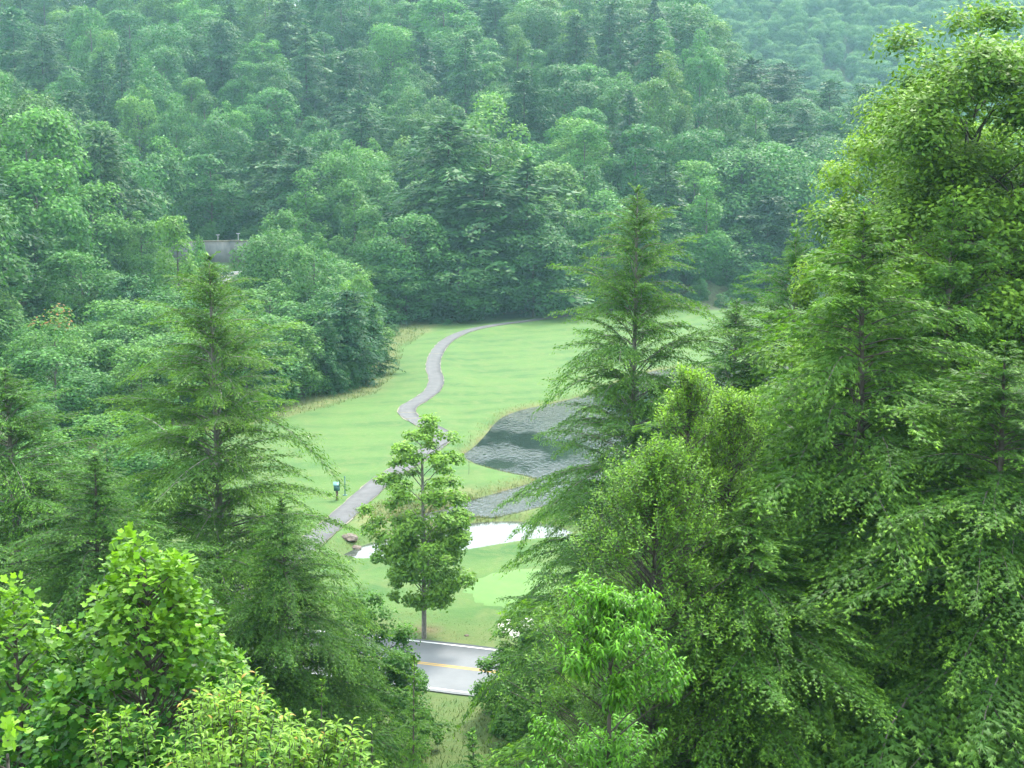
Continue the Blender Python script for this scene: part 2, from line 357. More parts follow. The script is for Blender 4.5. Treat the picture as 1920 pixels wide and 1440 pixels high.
def ribbon_mesh(name, C, off0, off1, zf, mat, jag=0, seed=0, thick=0, ncross=2):
    """strip between two lateral offsets of a centre line; zf(points, arc)->z"""
    C = np.asarray(C); t = nrm(np.gradient(C, axis=0)); no = np.stack([t[:, 1], -t[:, 0]], -1)
    s = np.concatenate([[0], np.cumsum(np.linalg.norm(np.diff(C, axis=0), axis=1))])
    offs = np.linspace(off0, off1, ncross); V = []
    for k, of in enumerate(offs):
        j = jag*vnoise(s, s*0+seed*3.1+k*7, 1.3, seed+k) if (jag and k in (0, ncross-1)) else 0
        P = C + no*(of + np.broadcast_to(j, s.shape))[:, None]
        V.append(np.column_stack([P, zf(P[:, 0], P[:, 1], s)]))
    n = len(C); V = np.concatenate(V); F = []
    for k in range(ncross-1):
        i = np.arange(n-1); F.append(np.stack([i+k*n, i+(k+1)*n, i+1+(k+1)*n, i+1+k*n], -1))
    F = np.concatenate(F)[:, ::-1]
    if thick:
        b = len(V); V2 = V.copy(); V2[:, 2] -= thick; V = np.concatenate([V, V2]); i = np.arange(n-1)
        F = np.concatenate([F, np.stack([i+b, i, i+1, i+1+b], -1), np.stack([i+(ncross-1)*n, i+(ncross-1)*n+b, i+1+(ncross-1)*n+b, i+1+(ncross-1)*n], -1)])
    return make_mesh(name, V, [F], mat)
flat = lambda z: (lambda x, y, s: np.full(len(s), z))
link('creek_water', ribbon_mesh('creek_water', CREEK, -1.3, 1.3, flat(-.72), M['still_water']), kind='structure')
# resample lines finely
def resample(C, st):
    s = np.concatenate([[0], np.cumsum(np.linalg.norm(np.diff(C, axis=0), axis=1))]); q = np.arange(0, s[-1], st)
    return np.column_stack([np.interp(q, s, C[:, 0]), np.interp(q, s, C[:, 1])])
PATHF = resample(PATH, .8)
M['path'] = simple_mat('worn_path_asphalt', (.072, .073, .075), (.108, .108, .110), .9, bump=.12, rough=.92)
M['path_edge'] = simple_mat('path_edge_gravel', (.11, .115, .07), (.21, .19, .15), 2.2, bump=.4)
M['asphalt'] = simple_mat('road_asphalt', (.125, .133, .140), (.160, .168, .174), .5, bump=.08, rough=.9)
M['white'] = simple_mat('white_road_paint', (.50, .50, .49), (.62, .62, .62), 3, rough=.7, bump=.02)
M['yellow'] = simple_mat('yellow_road_paint', (.36, .22, .04), (.46, .30, .07), 3, rough=.7, bump=.02)
path = link('cart_path', ribbon_mesh('cart_path', PATHF, -1.0, 1.0, flat(.125), M['path'], jag=.07, seed=4, thick=.12, ncross=4), kind='structure')
link('edge_strip', ribbon_mesh('edge_strip', PATHF, .93, 1.08, flat(.105), M['path_edge'], jag=.10, seed=7, thick=.08), parent=path)
link('edge_strip', ribbon_mesh('edge_strip', PATHF, -1.07, -.93, flat(.105), M['path_edge'], jag=.08, seed=11, thick=.08), parent=path)
# pale concrete joints laid across the cart path
for (px, py, dx_, dy_) in ((815, 665, 1, .12), (768, 776, 1, .1), (775, 787, .95, -.45), (975, 606, .9, .1), (995, 604, .9, .1)):
    x, y = gp(px, py); k = np.argmin(np.hypot(PATHF[:, 0]-x, PATHF[:, 1]-y)); c0 = PATHF[k]; t = nrm(PATHF[min(k+2, len(PATHF)-1)]-PATHF[k-2]); a = math.atan2(t[1], t[0])+random.Random(px).uniform(-.12, .12)
    A = Acc(); A.box((-.14, -.97, .12), (.14, .97, .133), a, c0); link('drain_strip', A.mesh('drain_strip', M['path_edge']), parent=path)
ROADF = resample(ROAD, 2.0)
road = link('road', ribbon_mesh('road', ROADF, -3.75, 3.75, flat(.07), M['asphalt'], jag=.05, seed=3, thick=.1, ncross=4), kind='structure')
link('edge_line', ribbon_mesh('edge_line', ROADF, -3.44, -3.29, flat(.075), M['white']), parent=road)
link('edge_line', ribbon_mesh('edge_line', ROADF, 3.29, 3.44, flat(.075), M['white']), parent=road)
link('centre_line', ribbon_mesh('centre_line', ROADF, -.17, -.05, flat(.075), M['yellow']), parent=road)
link('centre_line', ribbon_mesh('centre_line', ROADF, .05, .17, flat(.075), M['yellow']), parent=road)
HW = resample(HWY, 1.5)
hz = lambda up: (lambda x, y, s: hwy_z(line_d(HWY, x, y)[1])+up)
hw = link('highway', ribbon_mesh('highway', HW, -4.2, 4.2, hz(.08), M['asphalt'], thick=.15, ncross=5), kind='structure')
link('edge_line', ribbon_mesh('edge_line', HW, -3.9, -3.7, hz(.086), M['white']), parent=hw)
link('edge_line', ribbon_mesh('edge_line', HW, 3.7, 3.9, hz(.086), M['white']), parent=hw)
link('centre_line', ribbon_mesh('centre_line', HW, -.2, -.06, hz(.086), M['yellow']), parent=hw)
link('centre_line', ribbon_mesh('centre_line', HW, .06, .2, hz(.086), M['yellow']), parent=hw)
# putting green and bunker
def patch(name, P, up, mat, st=.9, **kw):
    x0, y0 = P.min(0); x1, y1 = P.max(0); gx = np.arange(x0-st, x1+st, st); gy = np.arange(y0-st, y1+st, st); XX, YY = np.meshgrid(gx, gy)
    n_ = len(gx); i, j = np.meshgrid(np.arange(n_-1), np.arange(len(gy)-1)); b = (j*n_+i).ravel()
    sd_ = poly_sd(P, XX.ravel(), YY.ravel()); zz = terrain(XX.ravel(), YY.ravel())+up-.5*smooth(-.1, 1.2, sd_)
    F = np.stack([b, b+1, b+n_+1, b+n_], -1); F = F[(sd_[F] < 1.3).all(1)]
    return link(name, make_mesh(name, np.stack([XX.ravel(), YY.ravel(), zz], -1), [F], mat, smooth_=True), **kw)
M['green'] = simple_mat('putting_green_turf', (.068, .148, .034), (.086, .168, .040), .8, bump=.03)
patch('putting_green', GREEN, .05, M['green'], kind='structure')
patch('sand_bunker', BUNKER, .06, M['sand'], st=.5, kind='structure')

# ------------------------------------------------------------------ leaf geometry
def kites(A, C, D, Nn, Ln, Wd, T, fold=.22, single=False):
    """leaf-shaped faces: centres C, long axes D, normals Nn, lengths, widths, tints"""
    C = np.asarray(C); n = len(C)
    if n == 0: return
    D = nrm(D); S = nrm(np.cross(Nn, D)); U = np.cross(D, S); Ln = np.broadcast_to(Ln, (n,))[:, None]; Wd = np.broadcast_to(Wd, (n,))[:, None]
    a = C-D*Ln*.5; b = C+D*Ln*.5; k = -D*Ln*.06
    if single == 'fan':
        for ang in (-.55, 0, .55):
            d2 = D*math.cos(ang)+S*math.sin(ang); s2 = S*math.cos(ang)-D*math.sin(ang); L2 = Ln*(1.0 if ang == 0 else .72); o_ = a+D*Ln*(.0 if ang == 0 else .22)
            V = np.stack([o_+s2*Wd*.28, o_-s2*Wd*.28-U*Wd*.15, o_+d2*L2], 1).reshape(-1, 3)
            A.add(V, np.arange(n*3).reshape(-1, 3), T)
        return
    if single:
        l = a+S*Wd*.5; r = a-S*Wd*.5; V = np.stack([l, r, b], 1).reshape(-1, 3)
        A.add(V, np.arange(n*3).reshape(-1, 3), T); return
    l = C+k+S*Wd*.5-U*Wd*fold; r = C+k-S*Wd*.5-U*Wd*fold
    V = np.stack([a, r, b, l], 1).reshape(-1, 3); A.add(V, np.arange(n*4).reshape(-1, 4), T)
def limb_pts(p0, p1, bow=.15, n=5, rng=None):
    p0 = np.array(p0, float); p1 = np.array(p1, float); t = np.linspace(0, 1, n)[:, None]
    L = np.linalg.norm(p1-p0); P = p0+(p1-p0)*t; P[:, 2] += (bow*L*4*(t*(1-t)))[:, 0]
    if rng is not None: P[1:-1] += rng.normal(0, .025*L, (n-2, 3))
    return P

# --- hemlock boughs
def bough(rng, L, step, spray, ss, single=False, t0=.12):
    """flat drooping bough along +x; returns spray arrays and its axis curve"""
    up = rng.uniform(.08, .34); dr = rng.uniform(.45, .80)
    ax = lambda t: np.stack([L*t*(1-.06*t), L*.05*np.sin(t*4+rng.uniform(0, .3)), L*(up*t-dr*t*t)], -1)
    C = []; D = []; U = []; S = []; T = []
    t = t0+rng.uniform(0, .02); side = 1
    while t < 1.0:
        o = ax(np.array([t]))[0]; l = (.36*L*(1-t)**.75*rng.uniform(.55, 1.2)+.09*L*rng.uniform(.5, 1)) ; l = min(l, 1.7)
        ang = rng.uniform(.75, 1.15)*side*(1-.5*t); d0 = np.array([math.cos(ang), math.sin(ang), (up-2*dr*t)*.6+rng.uniform(-.08, .12)]); d0 /= np.linalg.norm(d0)
        n = max(2, int(l/ss)); s = (np.arange(n)+rng.uniform(0, .5))/n
        droop = rng.uniform(.25, .65)
        P = o+d0*l*s[:, None]; P[:, 2] -= droop*l*s**2
        tang = np.tile(d0, (n, 1)); tang[:, 2] -= 2*droop*s; tang = nrm(tang)
        sd_ = nrm(np.cross(tang, [0, 0, 1.0]))
        for sg in (1, -1):
            d = nrm(tang*.85+sd_*sg*.6+rng.normal(0, .11, (n, 3))+np.array([0, 0, -.38]))
            ln = spray*(1.05-.45*s)*rng.uniform(.7, 1.25, n)
            C.append(P+d*ln[:, None]*.5+rng.normal(0, spray*.2, (n, 3))*[1, 1, 1.3]); D.append(d); S.append(ln)
            nn = np.array([.25, 0, .8])+rng.normal(0, .42, (n, 3)); U.append(nn)
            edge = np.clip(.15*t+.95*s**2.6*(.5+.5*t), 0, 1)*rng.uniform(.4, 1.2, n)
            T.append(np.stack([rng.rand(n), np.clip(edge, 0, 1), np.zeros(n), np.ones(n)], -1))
        side = -side; t += step/L*rng.uniform(.7, 1.3)
    return [np.concatenate(a) for a in (C, D, U, S, T)] + [ax(np.linspace(0, 1, 6))]
def hemlock(seed, H, Rm, nb, step, spray, ss, wr=.34, base=.06, airy=0, prof=None, mat='hemlock', bark='bark', single=False, trunk_r=None, up_top=.75, up_low=.05, lib_n=5, t0=.12):
    rng = np.random.RandomState(seed)
    lib = [bough(rng, Lc, step*(1 if Lc > 1.6 else .7), spray, ss, single, t0*(1 if Lc > 2 else .5)) + [Lc] for Lc in (1.3, 2.4, 3.8, 5.6) for _ in range(lib_n)]
    prof = prof or (lambda h: (1-h)**.8*.93+.05)
    A = Acc(); B = Acc(); tr = trunk_r or H*.0095
    lean = rng.uniform(-.015, .015, 2)*H
    tp = lambda h: np.array([lean[0]*h**2+.004*H*math.sin(5*h+seed), lean[1]*h**2, H*h])
    hs = np.linspace(0, 1, 14); B.tube([tp(h) for h in hs], tr*(1-hs)**.75+.012, 7)
    az = rng.uniform(0, 6.28)
    for i in range(nb):
        u = (i+rng.uniform(0, .8))/nb; h = base+(1-base)*(u**.9)*.995; az += 2.399+rng.uniform(-.5, .5)
        Lw = Rm*prof(h)*rng.uniform(.5, 1.18)
        if rng.rand() < airy: continue
        cl_ = math.sin(2*az+seed+9*h)+math.sin(3*az+17*h+seed*2)+.8*math.sin(az-23*h)
        Lw *= 1+.15*cl_
        if cl_ < -1.7 and rng.rand() < .7: continue
        Lw = max(Lw, .25)
        near = sorted(lib, key=lambda b: abs(math.log(b[6]/Lw)))[:lib_n]; b = near[rng.randint(len(near))]
        C, D, U, S, T, axc, Lc = b; k = Lw/Lc
        el = up_low+(up_top-up_low)*h**1.6+rng.uniform(-.32, .32)
        ca, sa = math.cos(az), math.sin(az); ce, se = math.cos(el), math.sin(el)
        M3 = np.array([[ce*ca, -sa, -se*ca], [ce*sa, ca, -se*sa], [se, 0, ce]])
        roll = rng.uniform(-.3, .3); cr, sr = math.cos(roll), math.sin(roll); M3 = M3 @ np.array([[1, 0, 0], [0, cr, -sr], [0, sr, cr]])
        if rng.rand() < .5: M3 = M3 @ np.diag([1, -1, 1])
        o = tp(h); kk = max(k, .6)
        Cw = (C*k) @ M3.T + o; ln = S*kk*.96
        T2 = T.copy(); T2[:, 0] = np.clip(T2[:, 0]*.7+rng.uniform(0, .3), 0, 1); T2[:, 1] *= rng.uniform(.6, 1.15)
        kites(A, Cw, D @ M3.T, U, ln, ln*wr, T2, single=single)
        ac = (axc*k) @ M3.T + o
        B.tube(ac, np.linspace(min(tr*.25, .007+.0055*Lw), .004, 6), 4, cap=False)
    # leader tip
    n = 26; h = np.linspace(.93, 1.0, n); P = np.array([tp(v) for v in h]); a = rng.uniform(0, 6.28, n)
    d = np.stack([np.cos(a), np.sin(a), rng.uniform(-.1, .9, n)], -1)
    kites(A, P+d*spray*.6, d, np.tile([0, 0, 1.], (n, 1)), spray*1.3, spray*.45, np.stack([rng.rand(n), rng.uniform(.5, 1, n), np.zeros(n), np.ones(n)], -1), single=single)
    return dict(crown=A.mesh('hemlock_crown', M[mat]), trunk=B.mesh('hemlock_trunk', M[bark], True), H=H, W=2*Rm)

# --- broadleaf crowns
PROFS = {'round': lambda t: np.clip(np.sin(np.pi*np.clip(t, 0, 1)**.85), .02, 1)**.55,
         'oval': lambda t: np.clip(np.sin(np.pi*np.clip(t, 0, 1)**.75), .02, 1)**.7,
         'cone': lambda t: np.clip(1-t, .02, 1)**.72*np.clip(t*5, .3, 1),
         'dome': lambda t: np.sqrt(np.clip(1-t**2.2, .01, 1)),
         'column': lambda t: np.clip(1-t, .02, 1)**.42*np.clip(t*6, .35, 1)}
def broadleaf(seed, H, W, base, prof, n_puff, n_leaf, leaf, lw, puff=.17, mat='far_broad', bark='bark', trunk_r=None, hollow=.42, warm=.0,
              flat_=1.08, shell=.35, droop=.0, fine=1.0, yj=.0, limbs=True, single=False, tipb=0.0, lobes=0):
    rng = np.random.RandomState(seed); A = Acc(); B = Acc(); ch = H*(1-base); pf = PROFS[prof]; tr = trunk_r or H*.011
    t = rng.uniform(0, 1, n_puff*6); pr_ = pf(t); keep = rng.rand(len(t)) < (pr_**1.3); t = t[keep][:n_puff]; n = len(t)
    az = (np.arange(n)*2.399+rng.uniform(0, 1.2, n)) % (2*np.pi); rr = pf(t)*np.sqrt(rng.uniform(hollow**2, 1, n))
    # lobed outline: radius varies with direction and height
    lob = 1+.16*np.sin(az*2+seed)+.12*np.sin(az*3+t*5+seed*2)
    pc = np.stack([np.cos(az)*rr*lob*W/2*.86, np.sin(az)*rr*lob*W/2*.86, H*base+ch*(.04+.9*t)], -1); pc += rng.normal(0, .03*W, pc.shape)
    axis_ = nrm(np.stack([pc[:, 0], pc[:, 1], (pc[:, 2]-H*(base+.35*(1-base)))*.8], -1))
    for i in range(n):
        pr2 = puff*W*rng.uniform(.65, 1.3); m_ = int(n_leaf*rng.uniform(.7, 1.3)*(pr2/(puff*W))**1.5)
        v = nrm(rng.normal(0, 1, (m_*2, 3))+axis_[i]*.75+np.array([0, 0, .45])); v = v[v @ nrm(axis_[i]+np.array([0, 0, .8])) > -.35][:m_]; m2 = len(v)
        rad = pr2*(1-shell*rng.rand(m2)**1.2); sc = np.array([1, 1, flat_])
        C = pc[i]+v*rad[:, None]*sc; C += rng.normal(0, pr2*.07, C.shape)
        nn = nrm(v*.8+np.array([0, 0, .55])+rng.normal(0, .42, (m2, 3)))
        d = rng.normal(0, 1, (m2, 3)); d[:, 2] -= droop; d = nrm(d+v*.5); d = nrm(d-nn*(d*nn).sum(1, keepdims=True)*(1-.25*droop))
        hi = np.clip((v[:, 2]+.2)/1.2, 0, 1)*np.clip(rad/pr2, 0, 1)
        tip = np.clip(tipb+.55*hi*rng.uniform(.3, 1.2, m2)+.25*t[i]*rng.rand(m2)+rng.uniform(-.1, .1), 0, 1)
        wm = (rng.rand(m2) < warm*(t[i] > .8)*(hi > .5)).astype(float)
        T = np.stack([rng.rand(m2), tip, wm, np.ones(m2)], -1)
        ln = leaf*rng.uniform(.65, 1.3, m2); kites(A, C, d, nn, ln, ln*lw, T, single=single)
        if limbs and (i % (1 if n < 90 else 2) == 0):
            hz_ = max(H*.12, min(H*.93, pc[i, 2]-np.hypot(pc[i, 0], pc[i, 1])*rng.uniform(.5, 1.0)))
            p0 = np.array([.004*H*math.sin(5*hz_/H+seed), 0, hz_]); B.tube(limb_pts(p0, pc[i]-axis_[i]*pr2*.1, .06, 5, rng), np.linspace(min(tr*.22, .045), .01, 5), 4, cap=False)
    hs = np.linspace(0, .78, 11); B.tube([[.004*H*math.sin(5*h+seed), 0, H*h] for h in hs], tr*(1-hs)**.65+.01, 7)
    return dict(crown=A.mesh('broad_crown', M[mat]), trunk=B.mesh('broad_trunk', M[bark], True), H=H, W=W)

# ------------------------------------------------------------------ tree library
FAR_B = [broadleaf(100+i, 18, w_, b_, pf_, npf, nl, lf, .62, puff=pu, hollow=.5) for i, (w_, b_, pf_, npf, nl, lf, pu) in enumerate([
    (12, .10, 'round', 58, 185, .50, .19), (13, .08, 'dome', 66, 175, .50, .175), (10, .06, 'oval', 56, 180, .46, .20), (9, .04, 'column', 58, 170, .44, .20),
    (8, .04, 'cone', 60, 150, .42, .21), (12, .12, 'round', 44, 230, .50, .22), (11, .06, 'dome', 90, 120, .44, .15)])]
B_RED = broadleaf(120, 14, 12, .08, 'dome', 66, 160, .42, .62, puff=.165, hollow=.5, warm=.28)
FAR_H = [hemlock(200+i, 20, r_, nb_, .34, .72, .27, wr=.42, base=.03, airy=.05, mat='far_hemlock', bark='dark_bark', prof=pr_, lib_n=3) for i, (r_, nb_, pr_) in enumerate([
    (4.6, 150, lambda h: np.tanh(2.9*(1-h))**.8+.03), (5.8, 175, lambda h: np.tanh(3.4*(1-h))**.75+.03), (4.8, 150, lambda h: (1-h)**.6*.95+.05), (5.0, 150, lambda h: np.clip((1-h)*1.5, .05, 1)**.8)])]

TREES = []
def tree(name, P, x, y, h, wd, label, cat='tree', group=None, rz=None, color=(1, 1, 1, 1), sink=.15, z=None, extra=None):
    root = link(name, None, loc=(x, y, (tz(x, y) if z is None else z)-sink), rz=(random.Random(int(x*91+y*7)).uniform(0, 6.28) if rz is None else rz),
                scale=(wd/P['W'], wd/P['W'], (h+sink)/P['H']), label=label, cat=cat, group=group)
    root.empty_display_size = .5
    c = link('crown', P['crown'], parent=root, color=color); t = link('trunk', P['trunk'], parent=root)
    if extra:
        for e in extra: link(e[0], e[1], parent=root, color=color)
    TREES.append((root, x, y, h, wd)); return root
def by_px(name, P, px, top, D, wpx, label, **kw):
    x, y, zt = at_depth(px, top, D); zb = tz(x, D); return tree(name, P, x, D, max(zt-zb, 2.5), wpx/F_PX*D, label, **kw)
def col(r, g, b): return (r, g, b, 1)
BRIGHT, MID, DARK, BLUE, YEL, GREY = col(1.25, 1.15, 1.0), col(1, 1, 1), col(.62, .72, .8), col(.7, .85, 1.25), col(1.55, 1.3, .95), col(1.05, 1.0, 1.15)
B_ROUND, B_DOME, B_OVAL, B_COL, B_CONE, B_OPEN, B_FLUFFY = FAR_B
GV = 'trees growing in the valley around the fairway'
pine = dict(FAR_H[1])
# (proto, x px, top px, distance, width px, colour, name, label)
MIDTREES = [
 (B_RED, 100, 592, 150, 190, col(1.2, 1.1, .95), 'deciduous_tree', 'broad pale green tree with reddish new growth beside the highway glimpse'),
 (B_OVAL, 218, 608, 156, 112, col(.5, .62, .72), 'deciduous_tree', 'very dark green narrow tree just left of the bare-trunked hemlock'),
 (B_ROUND, 198, 778, 112, 165, BRIGHT, 'deciduous_tree', 'small bright round tree low at the edge of the lawn'),
 (B_ROUND, 315, 800, 108, 190, col(1.05, 1.1, 1), 'deciduous_tree', 'leafy tree low behind the bare-trunked hemlock boughs'),
 (B_OVAL, 85, 800, 104, 170, BRIGHT, 'deciduous_tree', 'light green tree behind the arching boughs at the left'),
 (B_FLUFFY, 5, 668, 138, 105, BRIGHT, 'deciduous_tree', 'fluffy light green tree in front of the highway at the left edge'),
 (B_FLUFFY, 62, 742, 128, 110, MID, 'deciduous_tree', 'low bushy tree just below the yellow-lined highway'),
 (B_OVAL, 552, 562, 180, 140, col(1.1, 1.15, 1.05), 'deciduous_tree', 'oval medium green tree at the left border of the fairway'),
 (B_ROUND, 480, 640, 172, 120, DARK, 'deciduous_tree', 'dark green tree behind the bare-trunked hemlock tip'),  # whole crown in a darker leaf tint
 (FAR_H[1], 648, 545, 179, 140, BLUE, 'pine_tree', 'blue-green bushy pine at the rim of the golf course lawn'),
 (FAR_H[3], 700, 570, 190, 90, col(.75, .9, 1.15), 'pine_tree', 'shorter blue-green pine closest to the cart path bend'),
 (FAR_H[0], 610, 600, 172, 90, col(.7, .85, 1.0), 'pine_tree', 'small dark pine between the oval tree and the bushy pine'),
 (B_OVAL, 662, 494, 198, 92, YEL, 'deciduous_tree', 'yellow-green rounded treetop above the blue-green pine'),
 (B_FLUFFY, 588, 432, 210, 135, col(1.15, 1.1, 1.15), 'deciduous_tree', 'tall pale tree right of the concrete wall'),
 (B_OVAL, 376, 425, 205, 62, col(1.1, 1.1, 1), 'deciduous_tree', 'narrow green tree touching the left end of the visible wall'),
 (B_OPEN, 512, 428, 222, 130, GREY, 'deciduous_tree', 'grey-green open tree directly beside the concrete wall'),
 (B_ROUND, 520, 392, 250, 100, MID, 'deciduous_tree', 'medium green tree above and right of the concrete wall'),
 (B_CONE, 572, 312, 292, 98, col(1.2, 1.2, 1.0), 'tulip_tree', 'bright green cone-shaped tree before the dark hollow'),
 (B_CONE, 660, 256, 296, 78, col(1.05, 1.1, 1.0), 'tulip_tree', 'slender pointed tree rising left of the big evergreen clump'),
 (B_CONE, 664, 330, 284, 105, BRIGHT, 'tulip_tree', 'shorter light green cone tree below the slender pointed one'),
 (B_COL, 700, 380, 272, 100, MID, 'deciduous_tree', 'leafy column tree at the left foot of the evergreen clump'),
 (B_ROUND, 760, 400, 262, 150, col(.9, 1, .95), 'deciduous_tree', 'rounded green tree at the lawn edge left of the evergreen clump'),
 (B_FLUFFY, 745, 480, 258, 140, col(.8, .92, .9), 'deciduous_tree', 'low spreading tree overhanging the far end of the lawn'),
 (B_DOME, 920, 203, 306, 205, YEL, 'deciduous_tree', 'pale yellow-green domed treetop crowning the evergreen clump'),
 (FAR_H[1], 842, 222, 284, 250, col(1.0, 1.0, .95), 'hemlock_tree', 'tall layered hemlock on the left of the evergreen clump'),
 (FAR_H[0], 905, 318, 272, 290, col(.9, .95, .95), 'hemlock_tree', 'wide dark hemlock in front of the pale domed treetop'),
 (FAR_H[3], 990, 296, 277, 255, col(.95, 1.0, .95), 'hemlock_tree', 'broad hemlock on the right of the evergreen clump'),
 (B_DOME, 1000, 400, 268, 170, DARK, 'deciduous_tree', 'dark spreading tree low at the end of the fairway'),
 (B_ROUND, 860, 470, 262, 170, col(.75, .85, .85), 'deciduous_tree', 'dull green round tree at the hill foot behind the cart path'),  # leaf colour a little duller than its neighbours
 (B_OVAL, 1060, 352, 284, 120, BRIGHT, 'deciduous_tree', 'lighter green tree right of the evergreen clump'),
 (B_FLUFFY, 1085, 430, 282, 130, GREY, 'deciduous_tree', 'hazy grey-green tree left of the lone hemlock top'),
 (B_OPEN, 1440, 268, 318, 185, col(.85, .95, .95), 'oak_tree', 'big clumpy rounded oak by the far lawn corner'),
 (B_OVAL, 1365, 412, 302, 135, col(1.2, 1.15, 1.25), 'deciduous_tree', 'pale tree with a grey trunk standing on the far lawn'),
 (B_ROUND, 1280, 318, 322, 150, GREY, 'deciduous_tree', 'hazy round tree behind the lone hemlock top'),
 (B_ROUND, 1550, 300, 330, 150, MID, 'oak_tree', 'rounded oak half hidden behind the right-hand trees'),
 (B_DOME, 1180, 380, 300, 150, col(.8, .9, .95), 'deciduous_tree', 'dark tree directly behind the lone hemlock top'),
 (B_COL, 330, 398, 195, 125, YEL, 'deciduous_tree', 'bright green tree just left of the concrete wall'),
 (B_FLUFFY, 262, 392, 246, 120, BRIGHT, 'deciduous_tree', 'light green fluffy tree second to the left of the concrete wall'),
 (B_OVAL, 372, 478, 200, 105, MID, 'deciduous_tree', 'green tree right behind the tip of the bare-trunked hemlock'),
 (B_ROUND, 150, 470, 205, 150, col(1.0, 1.05, .95), 'deciduous_tree', 'rounded bright tree above the highway on the left'),
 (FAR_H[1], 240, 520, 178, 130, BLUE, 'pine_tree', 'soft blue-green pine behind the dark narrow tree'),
 (FAR_H[0], 60, 420, 215, 150, BRIGHT, 'hemlock_tree', 'light green hemlock low on the left slope'),
]
# hillside forest ---------------------------------------------------------
def fill_forest():
    rng = np.random.RandomState(77); pts = []; cell = {}
    def ok(x, y, r):
        gx, gy = int(x//8), int(y//8)
        for i in range(gx-2, gx+3):
            for j in range(gy-2, gy+3):
                for (a, b, c) in cell.get((i, j), ()):
                    if math.hypot(a-x, b-y) < (r+c)*.5: return False
        return True
    mids = [(at_depth(t[1], t[2], t[3])[0], t[3]) for t in MIDTREES]
    cx = rng.uniform(-250, 210, 40000); cy = rng.uniform(140, 590, 40000)
    hz_ = terrain(cx, cy); by = np.interp(cx, BASE_X, BASE_Y); a = cx/cy
    dh_, _ = line_d(HWY, cx, cy)
    for x, y, z, b, aa, dh1 in zip(cx, cy, hz_, by, a, dh_):
        onmain = y > b+2.5; onspur = (x < -74) and y > 150
        if not (onmain or onspur) or dh1 < 9 or aa < -.43 or aa > .36: continue
        if aa > .30 and y < 330: continue
        r = 10.6 if y < 340 else (13.0 if y < 430 else 16.0)
        if y > 440 and aa > .14: continue
        if y > 440 and aa < -.36: continue
        if not ok(x, y, r): continue
        if any(math.hypot(x-mx, y-my) < 6 for mx, my in mids): continue
        px, pyb = proj(x, y, z); 
        # keep the glimpse of wall and highway open
        if 375 < px < 480 and y < 300: continue
        if px < 95 and y < 178: continue
        if -77 < x < -18 and 300 < y < 305: continue
        pts.append((x, y, z, px, pyb)); cell.setdefault((int(x//8), int(y//8)), []).append((x, y, r))
    return pts
FILL = fill_forest()
def zone(px, py):
    if py < 130: v = 'high on the hillside'
    elif py < 290: v = 'halfway up the hillside'
    else: v = 'low on the hillside'
    if px < 130: hh = 'at the left edge'
    elif px < 340: hh = 'on the left spur'
    elif px < 500: hh = 'above the concrete wall'
    elif px < 740: hh = 'above the bright cone trees'
    elif px < 1000: hh = 'above the evergreen clump'
    elif px < 1200: hh = 'above the pond'
    elif px < 1420: hh = 'below the far hazy hill'
    else: hh = 'by the big right-hand trees'
    return v, hh
rngf = np.random.RandomState(5); recs = []
def fill_left():
    rng = np.random.RandomState(31); out = []
    mids = [(at_depth(t[1], t[2], t[3])[0], t[3]) for t in MIDTREES]
    for k in range(5000):
        x, y = rng.uniform(-95, -15), rng.uniform(112, 300)
        if y > 290 and x < -18: continue
        if poly_sd(LEFT_EDGE, np.array([x]), np.array([y]))[0] > -3.5 and not (x < -70 and y < 290): continue
        if line_d(HWY, np.array([x]), np.array([y]))[0][0] < 6.8: continue
        if any(math.hypot(x-a, y-b) < 5.0 for a, b in mids) or any(math.hypot(x-a[0], y-a[1]) < 6.6 for a in out): continue
        if x < -74 and y > 150: continue
        if y > 215 and poly_sd(LEFT_EDGE, np.array([x]), np.array([y]))[0] > -9: continue
        z = tz(x, y); px, _ = proj(x, y, z)
        if px < -60: continue
        h = rng.uniform(7, 13.5) if x > -58 else rng.uniform(9, 15)
        lim = None
        if 385 < px < 478: lim = 516
        if px < 100 and y < 172: lim = 752
        if lim:
            zt = CAM_Z-(lim-330)/F_PX*y; h = min(h, zt-z)
            if h < 2.2: continue
        out.append((x, y, z, h))
    return out
LEFTFILL = fill_left()
